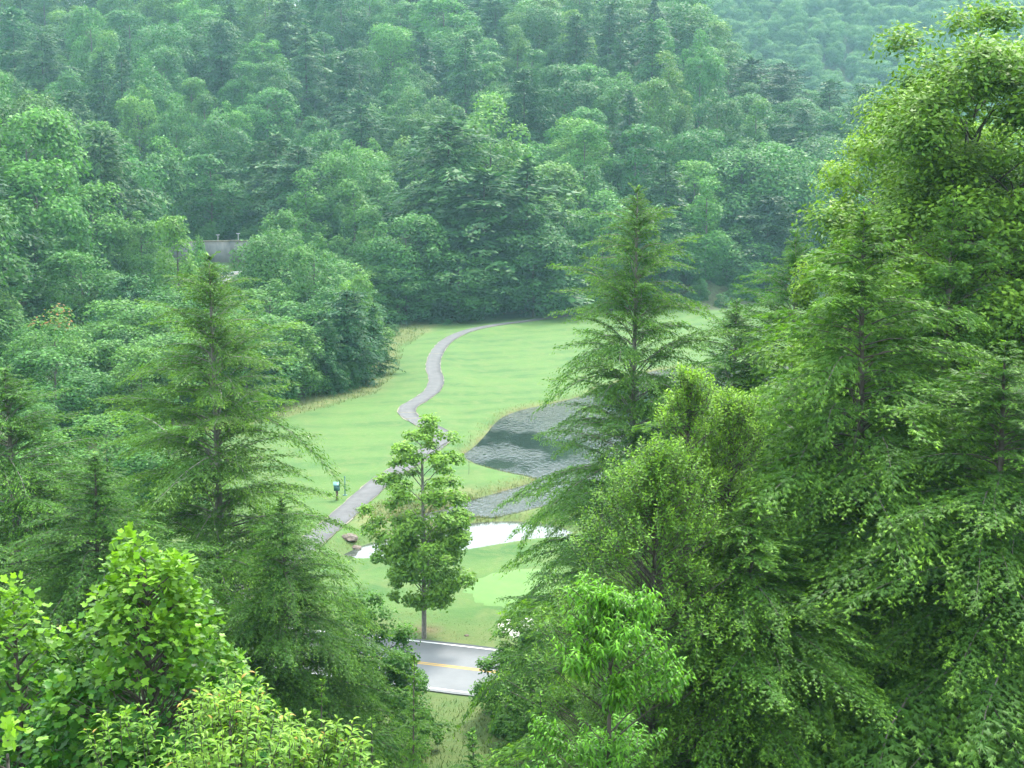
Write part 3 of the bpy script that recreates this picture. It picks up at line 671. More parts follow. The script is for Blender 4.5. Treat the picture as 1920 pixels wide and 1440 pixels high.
for (x, y, z, px, pyb) in FILL:
    a = x/y; hn = vnoise(np.array([x]), np.array([y]), .035, 61)[0]
    ph = .12
    if 380 < px < 1300 and y > 340: ph = .46
    if 330 < px < 520 and y > 300: ph = .45
    if px < 380: ph = .25
    if px > 1300: ph = .2
    if rngf.rand() < ph+.15*hn:
        P = FAR_H[rngf.randint(4)]; nm = 'hemlock_tree'; h = rngf.uniform(18, 27); wd = rngf.uniform(14, 19)
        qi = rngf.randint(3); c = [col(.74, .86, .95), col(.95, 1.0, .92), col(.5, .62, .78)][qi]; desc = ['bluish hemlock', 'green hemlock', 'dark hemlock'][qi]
    else:
        k = rngf.choice([0, 1, 2, 3, 4, 5, 6], p=[.2, .16, .17, .13, .08, .12, .14]); P = FAR_B[k]; nm = 'deciduous_tree'
        h = rngf.uniform(17, 26); wd = rngf.uniform(12.5, 17.5)*(.8 if k in (3, 4) else 1)
        q = rngf.choice([0, 1, 2, 3], p=[.3, .36, .2, .14] if px < 380 else [.14, .42, .34, .10])
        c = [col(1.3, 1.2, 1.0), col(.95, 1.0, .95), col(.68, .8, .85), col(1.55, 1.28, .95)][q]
        desc = ['light green ', 'medium green ', 'dark green ', 'yellow-green '][q]+{0: 'round tree', 1: 'domed tree', 2: 'oval tree', 3: 'column tree', 4: 'cone-shaped tree', 5: 'clumpy tree', 6: 'fluffy tree'}[k]
    if y > 430: h = min(h, 22); wd *= 1.2
    elif px < 380: h *= 1.25; wd *= 1.12
    if y < 340: wd *= 1.08
    if y < 300 and x < -70: h *= 1.1
    jit = rngf.uniform(.88, 1.12, 3); c = (c[0]*jit[0], c[1]*jit[1], c[2]*jit[2], 1)
    tx, ty = proj(x, y, z+h*.6); v, hh = zone(tx, ty)
    recs.append([nm, P, x, y, h, wd, c, desc, v, hh, tx, ty])
for (x, y, z, h) in LEFTFILL:
    k = rngf.choice([0, 1, 2, 3, 5, 6]); q = rngf.choice([0, 1, 2, 3], p=[.3, .35, .25, .1]); wd = h*rngf.uniform(.8, 1.1)
    c = [col(1.25, 1.15, 1.0), col(.95, 1.0, .98), col(.66, .8, .85), col(1.45, 1.22, .95)][q]
    desc = ['light green ', 'medium green ', 'dark green ', 'yellow-green '][q]+{0: 'round tree', 1: 'domed tree', 2: 'oval tree', 3: 'column tree', 5: 'clumpy tree', 6: 'fluffy tree'}[k]
    tx, ty = proj(x, y, z+h*.8)
    recs.append(['deciduous_tree', FAR_B[k], x, y, h, wd, c, desc, 'beside the highway', 'nearer than the bend' if y < 210 else 'below the wall', tx, ty])
ORD = ['leftmost', 'second', 'third', 'fourth', 'fifth', 'sixth', 'seventh', 'eighth', 'ninth', 'tenth']
from collections import defaultdict
groups = defaultdict(list)
for r_ in recs: groups[(r_[7], r_[8], r_[9])].append(r_)
for key, rs in groups.items():
    rs.sort(key=lambda r: r[10])
    for i, r_ in enumerate(rs):
        base_ = '%s %s %s' % key
        if len(rs) == 1: lab = base_
        elif i == 0: lab = 'leftmost '+base_
        elif i == len(rs)-1: lab = 'rightmost '+base_
        else: lab = '%s %s' % (ORD[min(i, 9)], base_)
        tree(r_[0], r_[1], r_[2], r_[3], r_[4], r_[5], lab, group='trees of the wooded hillside', color=r_[6], sink=.6)
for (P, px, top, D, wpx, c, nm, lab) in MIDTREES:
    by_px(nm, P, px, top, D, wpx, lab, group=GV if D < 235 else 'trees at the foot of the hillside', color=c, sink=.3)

# bare snag high on the hill
def snag():
    A = Acc(); hs = np.linspace(0, 1, 9); A.tube([[.25*math.sin(3*h), 0, 24*h] for h in hs], .22*(1-hs)**.7+.03, 7)
    rg = np.random.RandomState(3)
    for k in range(9):
        h = rg.uniform(.35, .95); a = rg.uniform(0, 6.28); l = rg.uniform(.6, 2.2); A.tube(limb_pts([0, 0, 24*h], [l*math.cos(a), l*math.sin(a), 24*h+l*.3], -.05, 4, rg), np.linspace(.07, .015, 4), 4)
    x, y, zt = at_depth(781, 8, 470)
    link('dead_tree', A.mesh('dead_tree', M['bark'], True), loc=(x, y, zt-24), label='bare grey dead trunk among dark hemlocks high on the hill', cat='dead tree')
snag()

# far hazy woods and undergrowth: scattered with geometry nodes
def scatter(name, pts, srcs, smin, smax, zs, kind, label, cat, seed=0, color=(1, 1, 1, 1)):
    me = bpy.data.meshes.new(name); me.vertices.add(len(pts)); me.vertices.foreach_set('co', np.asarray(pts, np.float32).ravel()); me.update()
    o = link(name, me, kind=kind, label=label, cat=cat, color=color)
    ng = bpy.data.node_groups.new(name+'_nodes', 'GeometryNodeTree'); ng.interface.new_socket('Geometry', in_out='INPUT', socket_type='NodeSocketGeometry'); ng.interface.new_socket('Geometry', in_out='OUTPUT', socket_type='NodeSocketGeometry')
    n = ng.nodes; L = ng.links.new; gi = n.new('NodeGroupInput'); go = n.new('NodeGroupOutput')
    ip = n.new('GeometryNodeInstanceOnPoints'); ip.inputs['Pick Instance'].default_value = True
    gj = n.new('GeometryNodeJoinGeometry')
    for s in srcs:
        oi = n.new('GeometryNodeObjectInfo'); oi.inputs['Object'].default_value = s; oi.inputs['As Instance'].default_value = True; L(oi.outputs['Geometry'], gj.inputs[0])
    L(gi.outputs[0], ip.inputs['Points']); L(gj.outputs[0], ip.inputs['Instance'])
    ri = n.new('FunctionNodeRandomValue'); ri.data_type = 'INT'; ri.inputs[4].default_value = 0; ri.inputs[5].default_value = len(srcs)-1; ri.inputs['Seed'].default_value = seed; L(ri.outputs[2], ip.inputs['Instance Index'])
    rr = n.new('FunctionNodeRandomValue'); rr.data_type = 'FLOAT_VECTOR'; rr.inputs[0].default_value = (0, 0, 0); rr.inputs[1].default_value = (.08, .08, 6.28); rr.inputs['Seed'].default_value = seed+1; L(rr.outputs[0], ip.inputs['Rotation'])
    rs = n.new('FunctionNodeRandomValue'); rs.data_type = 'FLOAT_VECTOR'; rs.inputs[0].default_value = (smin, smin, smin*zs); rs.inputs[1].default_value = (smax, smax, smax*zs); rs.inputs['Seed'].default_value = seed+2; L(rs.outputs[0], ip.inputs['Scale'])
    L(ip.outputs[0], go.inputs[0]); md = o.modifiers.new('scatter', 'NODES'); md.node_group = ng; return o
def crown_of(P):
    for ob in bpy.data.objects:
        if ob.name.startswith('crown') and ob.data == P['crown']: return ob
rg = np.random.RandomState(9)
fx = rg.uniform(20, 420, 9000); fy = rg.uniform(470, 960, 9000); fa = fx/fy; m_ = (fa > .07) & (fa < .46); fx, fy = fx[m_], fy[m_]
keep = []; cells = {}
for x, y in zip(fx, fy):
    k = (int(x//9), int(y//9))
    if k in cells: continue
    cells[k] = 1; keep.append((x, y))
keep = np.array(keep); kz = terrain(keep[:, 0], keep[:, 1])-2
scatter('far_woods', np.column_stack([keep, kz]), [crown_of(p) for p in (B_ROUND, B_DOME, B_OPEN, B_FLUFFY)], .75, 1.15, .9, 'stuff', 'hazy blue-green woods covering the far hill', 'woods', 3, (.95, 1, 1, 1))
ux = rg.uniform(-240, 200, 14000); uy = rg.uniform(120, 590, 14000)
uz = terrain(ux, uy); dhh, _ = line_d(HWY, ux, uy)
um = ((uy > np.interp(ux, BASE_X, BASE_Y)-1.5) | (ux < -76)) & (dhh > 7.5) & ~((ux > -78) & (ux < -16) & (uy < 305)) & (np.abs(ux/uy) < .42)
ul = (poly_sd(LEFT_EDGE, ux, uy) < -3.5) & (dhh > 7) & ~((uy > 292) & (uy < 306))
um = um | ul; ux, uy, uz = ux[um][:4200], uy[um][:4200], uz[um][:4200]
ppx = 960+F_PX*ux/uy; um = ~((ppx > 395) & (ppx < 470) & (uy < 300) & (uy > 225)) & ~((ppx < 90) & (uy < 180)); ux, uy, uz = ux[um], uy[um], uz[um]
scatter('undergrowth', np.column_stack([ux, uy, uz-1.0]), [crown_of(p) for p in (B_DOME, B_FLUFFY)], .16, .34, 1.0, 'stuff', 'dense shrubby undergrowth beneath the hillside trees', 'undergrowth', 8, (.8, .9, .9, 1))

# ------------------------------------------------------------------ wall, posts, golf furniture, stones
def wall():
    root = link('retaining_wall', None, loc=(-47, 301.2, 8.3), label='pale concrete retaining wall above the highway', cat='wall')
    n = 8; wseg = 7.0
    for i in range(n):
        A = Acc(); x0 = (i-n/2)*wseg; A.box((x0+.02, -.35, -1), (x0+wseg-.02, .35, 4.55+.10*i)); link('panel', A.mesh('panel', M['concrete']), parent=root)
    A = Acc(); V = []
    for i in range(n):
        x0 = (i-n/2)*wseg; z0 = 4.55+.10*i; A.box((x0+.01, -.47, z0+.003), (x0+wseg-.01, .42, z0+.24))
    link('coping', A.mesh('coping', M['path_edge']), parent=root)
wall()
def tpost(x, y, zb, h, lab):
    A = Acc(); A.tube([[0, 0, 0], [0, 0, h]], .055, 6); A.box((-.42, -.05, h-.06), (.42, .05, h+.06))
    link('post', A.mesh('post', M['galv']), loc=(x, y, zb), label=lab, cat='post', group='posts along the retaining wall top')
x, y, _ = at_depth(447, 458, 301.6); tpost(x, 301.6, 13.0, 1.7, 'thin grey T-shaped post on the right of the wall top')
x, y, _ = at_depth(409, 458, 301.6); tpost(x, 301.6, 12.9, 1.5, 'thin grey post on the left of the wall top')
def box_on_post():
    x, y = gp(632, 939); z = tz(x, y)
    root = link('cooler_box', None, loc=(x, y, z-.02), rz=.12, label='green lidded box on a brown wooden post beside the cart path', cat='box')
    A = Acc(); A.box((-.1, -.1, -.2), (.1, .1, .86)); link('post', A.mesh('post', M['post_wood']), parent=root)
    A = Acc(); A.box((-.25, -.22, .865), (.25, .24, 1.30)); link('body', A.mesh('body', M['green_paint']), parent=root)
    A = Acc(); V = [[-.29, -.28, 1.303], [.29, -.28, 1.303], [.29, .28, 1.303], [-.29, .28, 1.303], [-.29, -.28, 1.345], [.29, -.28, 1.345], [.29, .28, 1.54], [-.29, .28, 1.54]]
    A.add(V, [[0, 3, 2, 1], [4, 5, 6, 7], [0, 1, 5, 4], [1, 2, 6, 5], [2, 3, 7, 6], [3, 0, 4, 7]]); link('lid', A.mesh('lid', M['green_lid']), parent=root)
box_on_post()
def marker():
    x, y = gp(647, 930); z = tz(x, y)
    root = link('marker_post', None, loc=(x, y, z), label='slim dark green post just right of the green box', cat='post')
    A = Acc(); A.tube([[0, 0, 0], [0, 0, 1.6]], .05, 8); A.tube([[0, 0, 1.6], [0, 0, 1.66]], .065, 8); link('shaft', A.mesh('shaft', M['green_paint']), parent=root)
    A = Acc(); A.tube([[0, 0, -.02], [0, 0, .05]], .2, 10); link('foot_plate', A.mesh('foot_plate', M['green_paint']), parent=root)
marker()
def sapling(px, py, h, lab, seed):
    rg = np.random.RandomState(seed); A = Acc(); x, y = gp(px, py); A.tube([[0, 0, 0], [.03, 0, h*.5], [0, .02, h]], [.02, .014, .006], 5)
    for k in range(7):
        z = h*rg.uniform(.4, .95); a = rg.uniform(0, 6.3); A.tube([[0, 0, z], [.25*math.cos(a), .25*math.sin(a), z+.25]], [.008, .004], 3)
    link('bare_sapling', A.mesh('bare_sapling', M['bark']), loc=(x, y, tz(x, y)), label=lab, cat='sapling')
sapling(808, 822, 1.5, 'thin leafless sapling by the bend of the cart path', 1); sapling(879, 890, 1.6, 'thin leafless sapling near the pond tip', 2)
def stone(px, py, r, lab, seed):
    rg = np.random.RandomState(seed); x, y = gp(px, py, 0); import bmesh as _b
    bm = _b.new(); _b.ops.create_icosphere(bm, subdivisions=2, radius=r)
    for v in bm.verts: v.co *= rg.uniform(.8, 1.2); v.co.z *= .5
    me = bpy.data.meshes.new('stone'); bm.to_mesh(me); bm.free(); me.materials.append(M['stone'])
    link('stone', me, loc=(x, y, tz(x, y)+.05*r), label=lab, cat='stone')
stone(655, 1004, .65, 'brown stone on the creek bank left of the maple', 1)
stone(668, 1010, .42, 'smaller brown stone beside the big creek stone', 2)
stone(875, 1192, .16, 'small pale stone in the grass right of the maple trunk', 3)
stone(890, 968, .2, 'small stone on the grass strip between the two ponds', 4)

# rough grass: upright blades on banks and edges
def blades():
    rg = np.random.RandomState(12); A = Acc(); CX = []; CY = []; HH = []; TT = []
    def put(x, y, h, t): CX.append(x); CY.append(y); HH.append(np.full(len(x), h)); TT.append(np.full(len(x), t))
    def strip(P, lo, hi, n, h, t, closed=True):
        P2 = np.vstack([P, P[:1]]) if closed else P; k = rg.randint(0, len(P2)-1, n); f = rg.rand(n)[:, None]; q = P2[k]*(1-f)+P2[k+1]*f
        q = q+rg.normal(0, hi, (n, 2)); d = poly_sd(P, q[:, 0], q[:, 1]) if closed else line_d(P, q[:, 0], q[:, 1])[0]; m = (d > lo) & (d < hi*2.2); put(q[m, 0], q[m, 1], h, t)
    strip(POND1, .15, .9, 14000, .20, .8); strip(POND2, .4, .8, 5000, .16, .5); strip(CREEK, 1.2, 2.0, 8000, .3, .7, False)
    n = 30000; x = rg.uniform(-24, 18, n); y = rg.uniform(46, 75, n); d, _ = line_d(ROAD, x, y); m = (d > 4.4) & (y < 76); put(x[m], y[m], .20, .38)
    n = 9000; x = rg.uniform(-24, 18, n); y = rg.uniform(76, 90, n); d, _ = line_d(ROAD, x, y); m = (d > 4.4) & (d < 8.5); put(x[m], y[m], .10, .5)
    n = 90000; x = rg.uniform(-75, 12, n); y = rg.uniform(115, 285, n); d = poly_sd(LEFT_EDGE, x, y); m = (d < .8) & (d > -5.5); put(x[m], y[m], .36, .5)
    x = np.concatenate(CX); y = np.concatenate(CY); h = np.concatenate(HH)*rg.uniform(.5, 1.4, len(x)); t = np.concatenate(TT)
    z = terrain(x, y); n = len(x); a = rg.uniform(0, 6.28, n); lean = rg.normal(0, .35, (n, 2))
    D = nrm(np.column_stack([lean, np.ones(n)])); C = np.column_stack([x, y, z])+D*h[:, None]*.45; Nn = np.column_stack([np.cos(a), np.sin(a), np.zeros(n)])
    patchy = np.clip(t+.35*vnoise(x, y, .8, 2)+rg.normal(0, .15, n), 0, 1)
    kites(A, C, D, Nn, h, h*.20, np.column_stack([rg.rand(n), patchy, np.zeros(n), np.ones(n)]), single=True)
    link('rough_grass', A.mesh('rough_grass', M['blade']), kind='stuff', label='rough tan and green grass along banks, shores and roadsides', cat='grass')
blades()

# ------------------------------------------------------------------ near trees
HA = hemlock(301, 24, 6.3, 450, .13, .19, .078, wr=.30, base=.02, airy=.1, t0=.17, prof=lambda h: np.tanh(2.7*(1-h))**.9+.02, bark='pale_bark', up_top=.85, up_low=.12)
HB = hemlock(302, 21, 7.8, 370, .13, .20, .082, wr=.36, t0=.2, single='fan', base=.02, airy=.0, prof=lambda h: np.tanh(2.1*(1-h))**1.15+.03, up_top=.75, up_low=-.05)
HS = hemlock(303, 5.5, 1.3, 80, .07, .12, .055, wr=.33, base=.15, airy=.1, prof=lambda h: (1-h)**.7*.95+.05, trunk_r=.045)
by_px('hemlock_tree', HA, 392, 476, 56, 560, 'airy hemlock with a pale bare upper trunk left of the fairway', color=col(1.1, 1.05, 1.0), rz=.6)
by_px('hemlock_tree', HA, 20, 690, 52, 700, 'hemlock with arching boughs cut by the left edge', color=col(.95, 1.0, .95), rz=2.2)
by_px('hemlock_tree', HB, 535, 930, 48, 540, 'low dense hemlock between the tulip tree and the roadside shrub', color=col(.9, .95, .9), rz=1.1)
by_px('hemlock_tree', HB, 165, 850, 44, 760, 'dark hemlock behind the tulip tree', color=col(.85, .92, .85), rz=4.0)
by_px('hemlock_tree', HA, 1196, 348, 60, 500, 'lone tall hemlock rising in front of the pond', color=col(1.05, 1.05, 1.0), rz=3.3)
by_px('hemlock_tree', HA, 1125, 900, 54, 370, 'smaller hemlock overhanging the still pond', color=col(.85, .95, .85), rz=5.1)
by_px('hemlock_tree', HB, 1640, 392, 40, 1180, 'huge light green hemlock filling the lower right', color=col(1.2, 1.15, 1.0), rz=.3)
by_px('hemlock_tree', HB, 1775, 372, 44, 900, 'second tall hemlock behind the huge one', color=col(1.1, 1.08, 1.0), rz=2.7)
by_px('hemlock_tree', HA, 1500, 432, 64, 480, 'slim hemlock left of the huge one with its tip before the far lawn', color=col(.85, .95, .9), rz=1.9)
by_px('hemlock_tree', HA, 1375, 560, 66, 460, 'thin hemlock above the yellow-tipped cherry tree', color=col(.9, .98, .92), rz=4.4)
by_px('hemlock_tree', HB, 1900, 640, 36, 1150, 'hemlock at the lower right corner', color=col(1.0, 1.0, .9), rz=5.6)
by_px('hemlock_tree', HB, 1420, 930, 35, 900, 'low drooping hemlock at the bottom right', color=col(1.1, 1.1, .95), rz=.9)
by_px('hemlock_sapling', HS, 773, 1232, 30, 130, 'thin hemlock sapling with a bare lower stem by the roadside', cat='sapling', color=col(1.25, 1.2, 1.1), rz=0)
by_px('hemlock_sapling', HS, 598, 1275, 26, 150, 'feathery hemlock sapling right of the tulip tree', cat='sapling', color=col(1.1, 1.1, 1.0), rz=1)
by_px('hemlock_sapling', HS, 695, 1350, 27, 170, 'low hemlock sapling left of the thin-stemmed one', cat='sapling', color=col(1.0, 1.0, .95), rz=2)
by_px('hemlock_sapling', HS, 890, 1375, 28, 190, 'dark hemlock top at the bottom centre', cat='sapling', color=col(.8, .9, .8), rz=3)
by_px('hemlock_sapling', HS, 1020, 1300, 31, 200, 'small hemlock under the roadside tree', cat='sapling', color=col(.8, .9, .8), rz=4)
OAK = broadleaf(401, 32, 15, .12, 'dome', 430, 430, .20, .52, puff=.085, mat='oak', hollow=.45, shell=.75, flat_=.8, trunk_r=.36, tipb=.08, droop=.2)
by_px('oak_tree', OAK, 1840, -75, 50, 830, 'towering oak filling the upper right corner', color=col(1.05, 1.05, .95), rz=.4)
by_px('oak_tree', OAK, 1925, 120, 48, 800, 'oak cut by the right edge below the towering one', color=col(.9, .95, .85), rz=4.4)
by_px('oak_tree', OAK, 1745, 90, 58, 560, 'yellow-edged tree peeping out left of the towering oak', color=col(1.45, 1.3, 1.0), rz=2.0)
by_px('oak_tree', OAK, 1660, 350, 62, 380, 'pale leafy top left of the huge hemlock tip', color=col(1.5, 1.35, 1.1), rz=3.0)
MAPLE = broadleaf(402, 12.6, 6.0, .11, 'oval', 135, 185, .19, .75, puff=.115, mat='broad', bark='pale_bark', hollow=.25, shell=.8, flat_=.62, trunk_r=.125, tipb=.3)
x, y = gp(795, 1197); tree('maple_tree', MAPLE, x, y, 14.3, 6.9, 'lone slender maple with a mottled grey trunk beside the road', color=col(1.15, 1.1, 1.15), rz=1.2)
SHR = broadleaf(403, 9, 6.5, .0, 'dome', 170, 190, .20, .55, puff=.11, mat='broad', hollow=.4, shell=.7, trunk_r=.1)
by_px('broadleaf_shrub', SHR, 685, 1112, 62, 250, 'dark glossy shrub tree left of the road opening', color=col(.8, .95, .85), rz=0)
by_px('broadleaf_shrub', SHR, 1010, 1115, 66, 240, 'leafy roadside tree right of the road opening', color=col(1.0, 1.05, .9), rz=2)
by_px('broadleaf_shrub', SHR, 1080, 1190, 58, 320, 'dense roadside shrub behind the drooping-leaved sapling', color=col(.85, .95, .8), rz=4)

# --- detailed leaves
def leaf_shape(kind):
    if kind == 'tulip':
        O = [(0, 0), (.30, .04), (.50, .20), (.44, .44), (.30, .52), (.42, .72), (.30, .95), (0, .80), (-.30, .95), (-.42, .72), (-.30, .52), (-.44, .44), (-.50, .20), (-.30, .04)]
        V = [(x, y, .10*abs(x)+.10*y*(1-y)) for x, y in O]+[(0, .42, -.02)]; n = len(O)
        return np.array(V), np.array([[i, (i+1) % n, n] for i in range(n)])
    st = [(.0, .0), (.13, .22), (.17, .5), (.11, .78)]
    V = [(0, 0, 0)]; F = []
    for w_, t in st[1:]: z = .10*math.sin(t*2.2)-.42*t*t; V += [(-w_, t, z+.05), (0, t, z), (w_, t, z+.05)]
    V.append((0, 1, -.42)); F = [[0, 2, 1], [0, 3, 2]]
    for k in range(2):
        a = 1+3*k
        for j in (0, 1): F += [[a+j, a+j+1, a+j+4], [a+j, a+j+4, a+j+3]]
    a = 7; F += [[a, a+1, 10], [a+1, a+2, 10]]
    V = np.array(V, float); V[:, 2] += .0
    return V, np.array(F)
def leaf_basis(D, Nn):
    D = nrm(D); S = nrm(np.cross(D, Nn)); U = np.cross(S, D); return np.stack([S, D, U], -1)      # columns
def leafy(name, P, C, D, Nn, size, T, kind, mat, x, y, z, label, cat, B, n_single=300, color=(1, 1, 1, 1)):
    """stem mesh + largest leaves one by one + the rest joined"""
    root = link(name, None, loc=(x, y, z), label=label, cat=cat)
    link('trunk', B.mesh('trunk', M['bark'], True), parent=root)
    LV, LF = leaf_shape(kind); Bs = leaf_basis(D, Nn); size = np.broadcast_to(size, (len(C),))
    camv = nrm(np.array([-x, -y, CAM_Z-z])-C); dist = np.linalg.norm(np.array([-x, -y, CAM_Z-z])-C, axis=1)
    face = np.abs((Bs[:, :, 2]*camv).sum(1)); outw = (C-C.mean(0)) @ nrm(np.array([-x, -y, CAM_Z-z])[None])[0]
    px = 960+F_PX*(x+C[:, 0])/(y+C[:, 1]); inside = (px > -10) & (px < 1930)
    score = size/dist*(.4+face)*(outw > np.percentile(outw, 45))*inside; idx = np.argsort(-score); one = idx[:n_single]; rest = idx[n_single:]
    lib = []
    for k in range(6):
        A = Acc(); A.add(LV, LF, [k/5, 0, 0, 1]); lib.append(None)
    meshes = {}
    for i in one:
        key = (int(T[i, 0]*2.99), int(T[i, 1]*5.99), int(T[i, 2] > .5))
        if key not in meshes:
            A = Acc(); A.add(LV, LF, [(key[0]+.5)/3, (key[1]+.5)/6, key[2], 1]); meshes[key] = A.mesh('leaf', M[mat])
        o = link('leaf', meshes[key], parent=root, color=color)
        o.matrix_local = Matrix.Translation(Vector(C[i])) @ Matrix(Bs[i].tolist()).to_4x4() @ Matrix.Scale(float(size[i]), 4)
    A = Acc(); k = len(LV); n = len(rest)
    V = np.einsum('nij,vj->nvi', Bs[rest]*size[rest][:, None, None], LV)+C[rest][:, None]
    F = (LF[None]+np.arange(n)[:, None, None]*k).reshape(-1, 3); A.add(V.reshape(-1, 3), F, np.repeat(T[rest], len(LF), 0))
    link('foliage', A.mesh('foliage', M[mat]), parent=root, kind='stuff', color=color)
    return root
def tulip(px, top, D, wpx, h_lo, n_puff, n_leaf, seed, label, color=(1, 1, 1, 1), n_single=300, leaf=.108):
    rng = np.random.RandomState(seed); x, y, zt = at_depth(px, top, D); zb = tz(x, y); H = zt-zb; W = wpx/F_PX*D
    t = rng.rand(n_puff)**.62; t = 1-t*.98; az = np.arange(n_puff)*2.399; prof = np.clip(1-t, .03, 1)**.72; r = prof*W/2*np.sqrt(rng.uniform(.2, 1, n_puff))
    pc = np.stack([np.cos(az)*r, np.sin(az)*r, H*(h_lo+(1-h_lo)*t)-.1], -1); B = Acc(); C = []; Dd = []; Nn = []; T = []
    hs = np.linspace(0, .88, 8); B.tube([[0, 0, H*h] for h in hs], .06*(1-hs)+.006, 6)
    for i in range(n_puff):
        B.tube(limb_pts([0, 0, max(.3, pc[i, 2]-np.hypot(*pc[i, :2])*.9)], pc[i], .05, 5, rng), np.linspace(.02, .006, 5), 4)
        out = nrm(np.append(pc[i, :2], .5*W*.3)[None])[0]; m = n_leaf; v = nrm(rng.normal(0, 1, (m, 3))+out*.6+[0, 0, .3]); c = pc[i]+v*rng.uniform(.08, .34, m)[:, None]
        C.append(c); dd = v+rng.normal(0, .4, (m, 3))+[0, 0, -.35]; Dd.append(dd); Nn.append(nrm(out*.55+np.array([0, 0, .8])+rng.normal(0, .35, (m, 3))))
        tipp = np.clip((t[i]-.62)*1.1+.5*(v @ out > .3)*rng.rand(m)*(.3+t[i])+rng.uniform(-.1, .25, m), 0, 1)
        T.append(np.stack([rng.rand(m), tipp, np.zeros(m), np.ones(m)], -1))
    C, Dd, Nn, T = map(np.concatenate, (C, Dd, Nn, T))
    size = leaf*rng.uniform(.6, 1.25, len(C)); return leafy('tulip_tree', None, C, Dd, Nn, size, T, 'tulip', 'tulip', x, y, zb, label, 'tree', B, n_single, color)
tulip(270, 1000, 18.5, 720, .10, 380, 42, 11, 'bright young tulip tree with lobed leaves at the lower left')
tulip(25, 1105, 19.5, 360, .2, 130, 28, 12, 'tulip tree cut by the left edge beside the bigger one', n_single=120)
tulip(10, 1345, 12.5, 190, .3, 22, 16, 13, 'lobed yellow-green leaves in the bottom left corner', color=col(1.15, 1.1, 1), n_single=60)
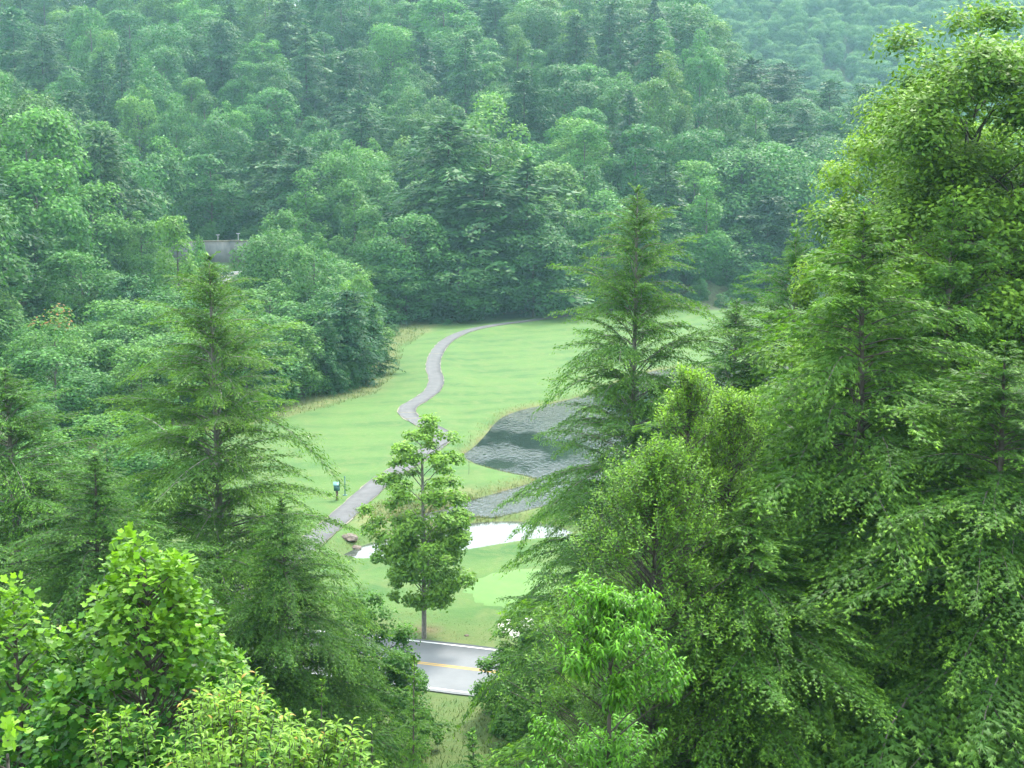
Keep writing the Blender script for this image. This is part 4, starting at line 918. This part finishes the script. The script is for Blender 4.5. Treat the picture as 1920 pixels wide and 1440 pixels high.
def shooty(name, px, top, D, wpx, n_shoot, nl, ln, leaf, seed, label, mat, upright, droopk, prof_pow=.55, warm=0, tipw=1.0, n_single=300, h_lo=.15, color=(1, 1, 1, 1), cat='tree', detailed=True, spread=.35):
    rng = np.random.RandomState(seed); x, y, zt = at_depth(px, top, D); zb = tz(x, y); H = zt-zb; W = wpx/F_PX*D; B = Acc(); C = []; Dd = []; Nn = []; T = []; S = []
    hs = np.linspace(0, .95, 8); B.tube([[0, 0, H*h] for h in hs], H*.012*(1-hs)+.008, 6)
    n_c = max(14, n_shoot//18); cs = []
    for i in range(n_c):
        t = 1-rng.rand()**1.15 if i else .97; a = i*2.399+rng.uniform(-.6, .6); r = max(1-t, .02)**prof_pow*W/2*math.sqrt(rng.uniform(.02, 1))*(1+.22*math.sin(2*a+seed)+.16*math.sin(3*a+9*t))
        cs.append((t, a, r, rng.uniform(.6, 1.4)))
    for i in range(n_shoot):
        t, a, r, cr_ = cs[rng.randint(n_c)]; L0 = ln*rng.uniform(.6, 1.25)
        tipp = np.array([math.cos(a)*r, math.sin(a)*r, H*(h_lo+(1-h_lo)*t)])+nrm(rng.normal(0, 1, (1, 3)))[0]*np.array([1, 1, .8])*cr_*W*.105*rng.uniform(.4, 1)
        tipp[2] = min(tipp[2], H*(1.0+.02*rng.rand())); a = math.atan2(tipp[1], tipp[0]); r = math.hypot(tipp[0], tipp[1]); out = np.array([math.cos(a), math.sin(a), 0])
        d0 = nrm((out*(1-upright)+np.array([0, 0, upright])+rng.normal(0, .12, 3))[None])[0]; p0 = tipp-d0*L0
        if i % 7 == 0: B.tube(limb_pts([0, 0, max(.2, p0[2]-np.hypot(p0[0], p0[1])*.9)], p0, .05, 4, rng), np.linspace(.014, .006, 4)*max(1, H/8), 4, cap=False)
        B.tube([p0, tipp], [.008, .003], 3, cap=False)
        s = np.linspace(.1, 1, nl); az = np.arange(nl)*2.399+rng.uniform(0, 6); rd = np.stack([np.cos(az), np.sin(az), np.zeros(nl)], -1); rd -= d0*(rd @ d0)[:, None]; rd = nrm(rd)
        d = nrm(rd*.9+d0*(.35+.5*s[:, None])-np.array([0, 0, droopk])*(1-.3*s[:, None])+rng.normal(0, .12, (nl, 3)))
        c = p0+d0*L0*s[:, None]; C.append(c); Dd.append(d); nn = np.array([0, 0, 1.])+rd*.35+rng.normal(0, .25, (nl, 3)); Nn.append(nn)
        tp_ = np.clip((.15+.75*s*tipw*(.35+.65*t))*rng.uniform(.5, 1.2, nl), 0, 1); wm = ((s > .85) & (rng.rand(nl) < warm)).astype(float)
        T.append(np.stack([rng.rand(nl), tp_, wm, np.ones(nl)], -1)); S.append(leaf*rng.uniform(.7, 1.2, nl)*(1-.35*s))
    C, Dd, Nn, T, S = map(np.concatenate, (C, Dd, Nn, T, S))
    if detailed: return leafy(name, None, C, Dd, Nn, S, T, 'lance', mat, x, y, zb, label, cat, B, n_single, color)
    A = Acc(); kites(A, C+nrm(Dd)*S[:, None]*.5, Dd, Nn, S, S*.42, T)
    root = link(name, None, loc=(x, y, zb), label=label, cat=cat); link('crown', A.mesh('crown', M[mat]), parent=root, color=color); link('trunk', B.mesh('trunk', M['bark'], True), parent=root)
    return root
shooty('lance_leaf_bush', 430, 1325, 15, 760, 900, 12, .45, .15, 21, 'yellow-green bush of upright shoots with narrow arching leaves at the bottom', 'lance', .85, .25, prof_pow=.2, warm=.12, cat='bush')
shooty('drooping_leaf_sapling', 1145, 1100, 20, 440, 950, 12, .32, .145, 22, 'bright sapling with clusters of long drooping leaves at lower centre', 'droop', .5, .75, prof_pow=.30, tipw=1.1, cat='sapling', h_lo=.05)
shooty('cherry_tree', 1292, 698, 36, 330, 1300, 12, .5, .17, 23, 'taller cherry tree with yellow-green shoot tips right of the pond', 'broad', .75, .25, prof_pow=.5, detailed=False, tipw=1.5, color=col(1.25, 1.2, 1))
shooty('cherry_tree', 1372, 742, 37, 400, 1400, 12, .5, .17, 24, 'shorter cherry tree with yellow-green tips before the thin hemlock', 'broad', .75, .25, prof_pow=.5, detailed=False, tipw=1.4, color=col(1.2, 1.15, 1))
shooty('cherry_tree', 1230, 830, 34, 560, 3600, 12, .45, .16, 25, 'wide leafy cherry tree below the two tips', 'broad', .65, .3, prof_pow=.5, detailed=False, tipw=1.1, color=col(1.1, 1.1, .95))

# ------------------------------------------------------------------ haze
hb = Acc(); hb.box((-950, -130, -4), (950, 1950, 260)); m, nt = mat_new('valley_haze')
pv = N(nt, 'ShaderNodeVolumePrincipled', i_Density=HAZE_DENSITY, i_Anisotropy=.2); pv.inputs['Color'].default_value = (.48, .84, .98, 1)
o = N(nt, 'ShaderNodeOutputMaterial'); nt.links.new(pv.outputs[0], o.inputs['Volume'])
link('haze', hb.mesh('haze', m), kind='stuff', label='thin bluish summer haze filling the valley', cat='haze')
